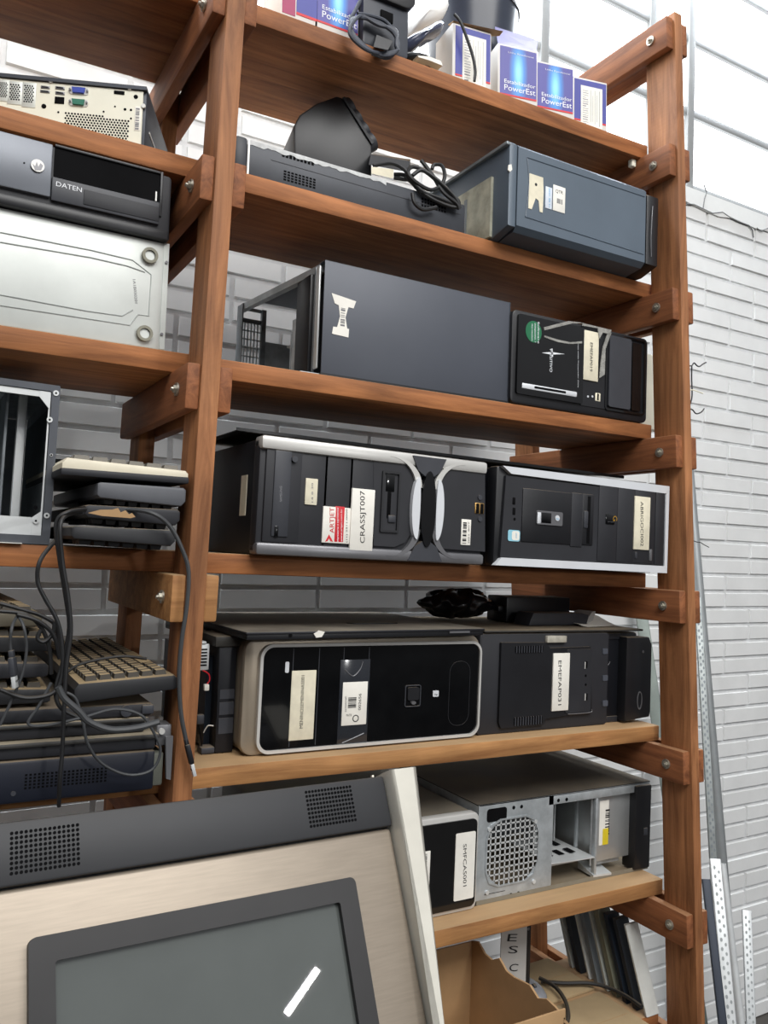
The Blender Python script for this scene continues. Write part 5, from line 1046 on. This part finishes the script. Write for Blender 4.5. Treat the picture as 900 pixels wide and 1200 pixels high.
# ================================================================== metal bars leaning on the wall at the right
def bar(name, label, px0, y0, px1, y1, kind, wdt, m, to_floor=True, parts=True, hang=None):
    A = aty(px0, y0); B_ = aty(px1, y1); 
    if to_floor: k_ = (A.z-.002)/(A.z-B_.z); B_ = A+(B_-A)*k_
    d = A-B_; L = d.length; zz = d.normalized(); fx = Vector((.80, -.60, 0)); fx = (fx-zz*fx.dot(zz)).normalized(); fy = zz.cross(fx)
    M = Matrix.Translation(B_) @ Matrix((fx, fy, zz)).transposed().to_4x4()
    t = T(name, label, 'metal bar', M=M, group='metal bars leaning on the brick wall')
    if kind == 'pipe': t.part('tube', MB().ring(ell(0, 0, wdt, wdt, 20), ell(0, 0, wdt*.8, wdt*.8, 20), 0, L, 'z'), m)
    else:
        t.part('face', MB().box(0, wdt, 0, .002, 0, L, .0005), m); t.part('flange', MB().box(wdt-.002, wdt, .0, .024, 0, L, .0005).box(0, .002, 0, .010, 0, L, .0005), m)
        hb_ = MB(); hb2 = MB(); n = int(min(L, 1.3)/.020)
        for i in range(n):
            zc = L-.02-i*.020
            hb_.prism(ell(wdt*.34, zc, .0030, .0046, 8), -.0006, .0002); hb2.prism(ell(wdt*.70, zc-.010, .0026, .004, 8), -.0006, .0002)
        SL = mat('pressed_slot_shade', '9da2a2', .5, .3)
        if kind != 'strip': t.part('slot_row', hb_, GALVD if kind == 'dark' else SL); t.part('slot_row', hb2, GALVD if kind == 'dark' else SL)
    return t
bar('perforated_bar', 'dull perforated steel bar standing directly right of the right upright', (814, 700), .56, (832, 1008), .42, 'dark', .020, mat('dull_perforated_steel', '8f9493', .45, .5, var=.2, scale=20), True)
bar('steel_conduit', 'round grey steel pipe leaning on the wall right of the right upright', (806, 540), .672, (846, 1012), .50, 'pipe', .016, mat('grey_conduit', '9b9fa0', .4, .5, var=.1, scale=10), True)
bar('perforated_bar', 'bright perforated steel bar leaning in front of the grey pipe', (832, 1006), .27, (850, 1200), .17, 'bar', .026, GALVB, True)
bar('perforated_bar', 'short bright perforated bar standing nearest the right edge of the photo', (870, 1066), .50, (875, 1200), .43, 'bar', .026, GALVB, True)
bar('steel_conduit', 'short round bright pipe beside the bright perforated bar near the wall', (846, 1012), .36, (868, 1200), .27, 'pipe', .0105, GALVB, True)
bar('perforated_bar', 'dark blue steel strip leaning behind the right upright low down', (823, 1030), .20, (842, 1195), .11, 'strip', .018, mat('blue_painted_bar', '1f2836', .5, .2), True)
bar('steel_strip', 'wide greenish grey strip leaning behind the tower labelled EMEFAP031', (742, 700), .66, (786, 1000), .60, 'strip', .035, mat('greenish_grey_strip', '8d9690', .5, .3), True)

# ---- bent wire on the right upright
cwr = crop(780, 380, 6); yw = .012
W_ = [tuple(aty(cwr(*q), yw)) for q in ((160, 292), (185, 290), (200, 272), (222, 292), (240, 296), (262, 280), (285, 268))]
t = cable_thing('wire_hook', 'bent black wire tied to the outer side of the right upright', 'wire', [W_, [tuple(aty(cwr(*q), yw)) for q in ((184, 290), (183, 380), (186, 460), (184, 520), (168, 585), (190, 602), (215, 628), (250, 618), (272, 592))]], .0014, BLK, pname='wire')
t.part('yellow_tie', MB().tube([t.loc(aty(cwr(*q), yw-.002)) for q in ((160, 466), (190, 462), (225, 472), (262, 486))], .0011, 6), PAPERY)
cwr2 = crop(780, 560, 6)
cable_thing('wire_scrap', 'short twisted wire end sticking out over the brick wall right of the upright', 'wire', [[tuple(aty(cwr2(*q), .05)) for q in ((180, 434), (215, 450), (245, 455), (270, 470), (305, 488))]], .0009, BLK, pname='wire')
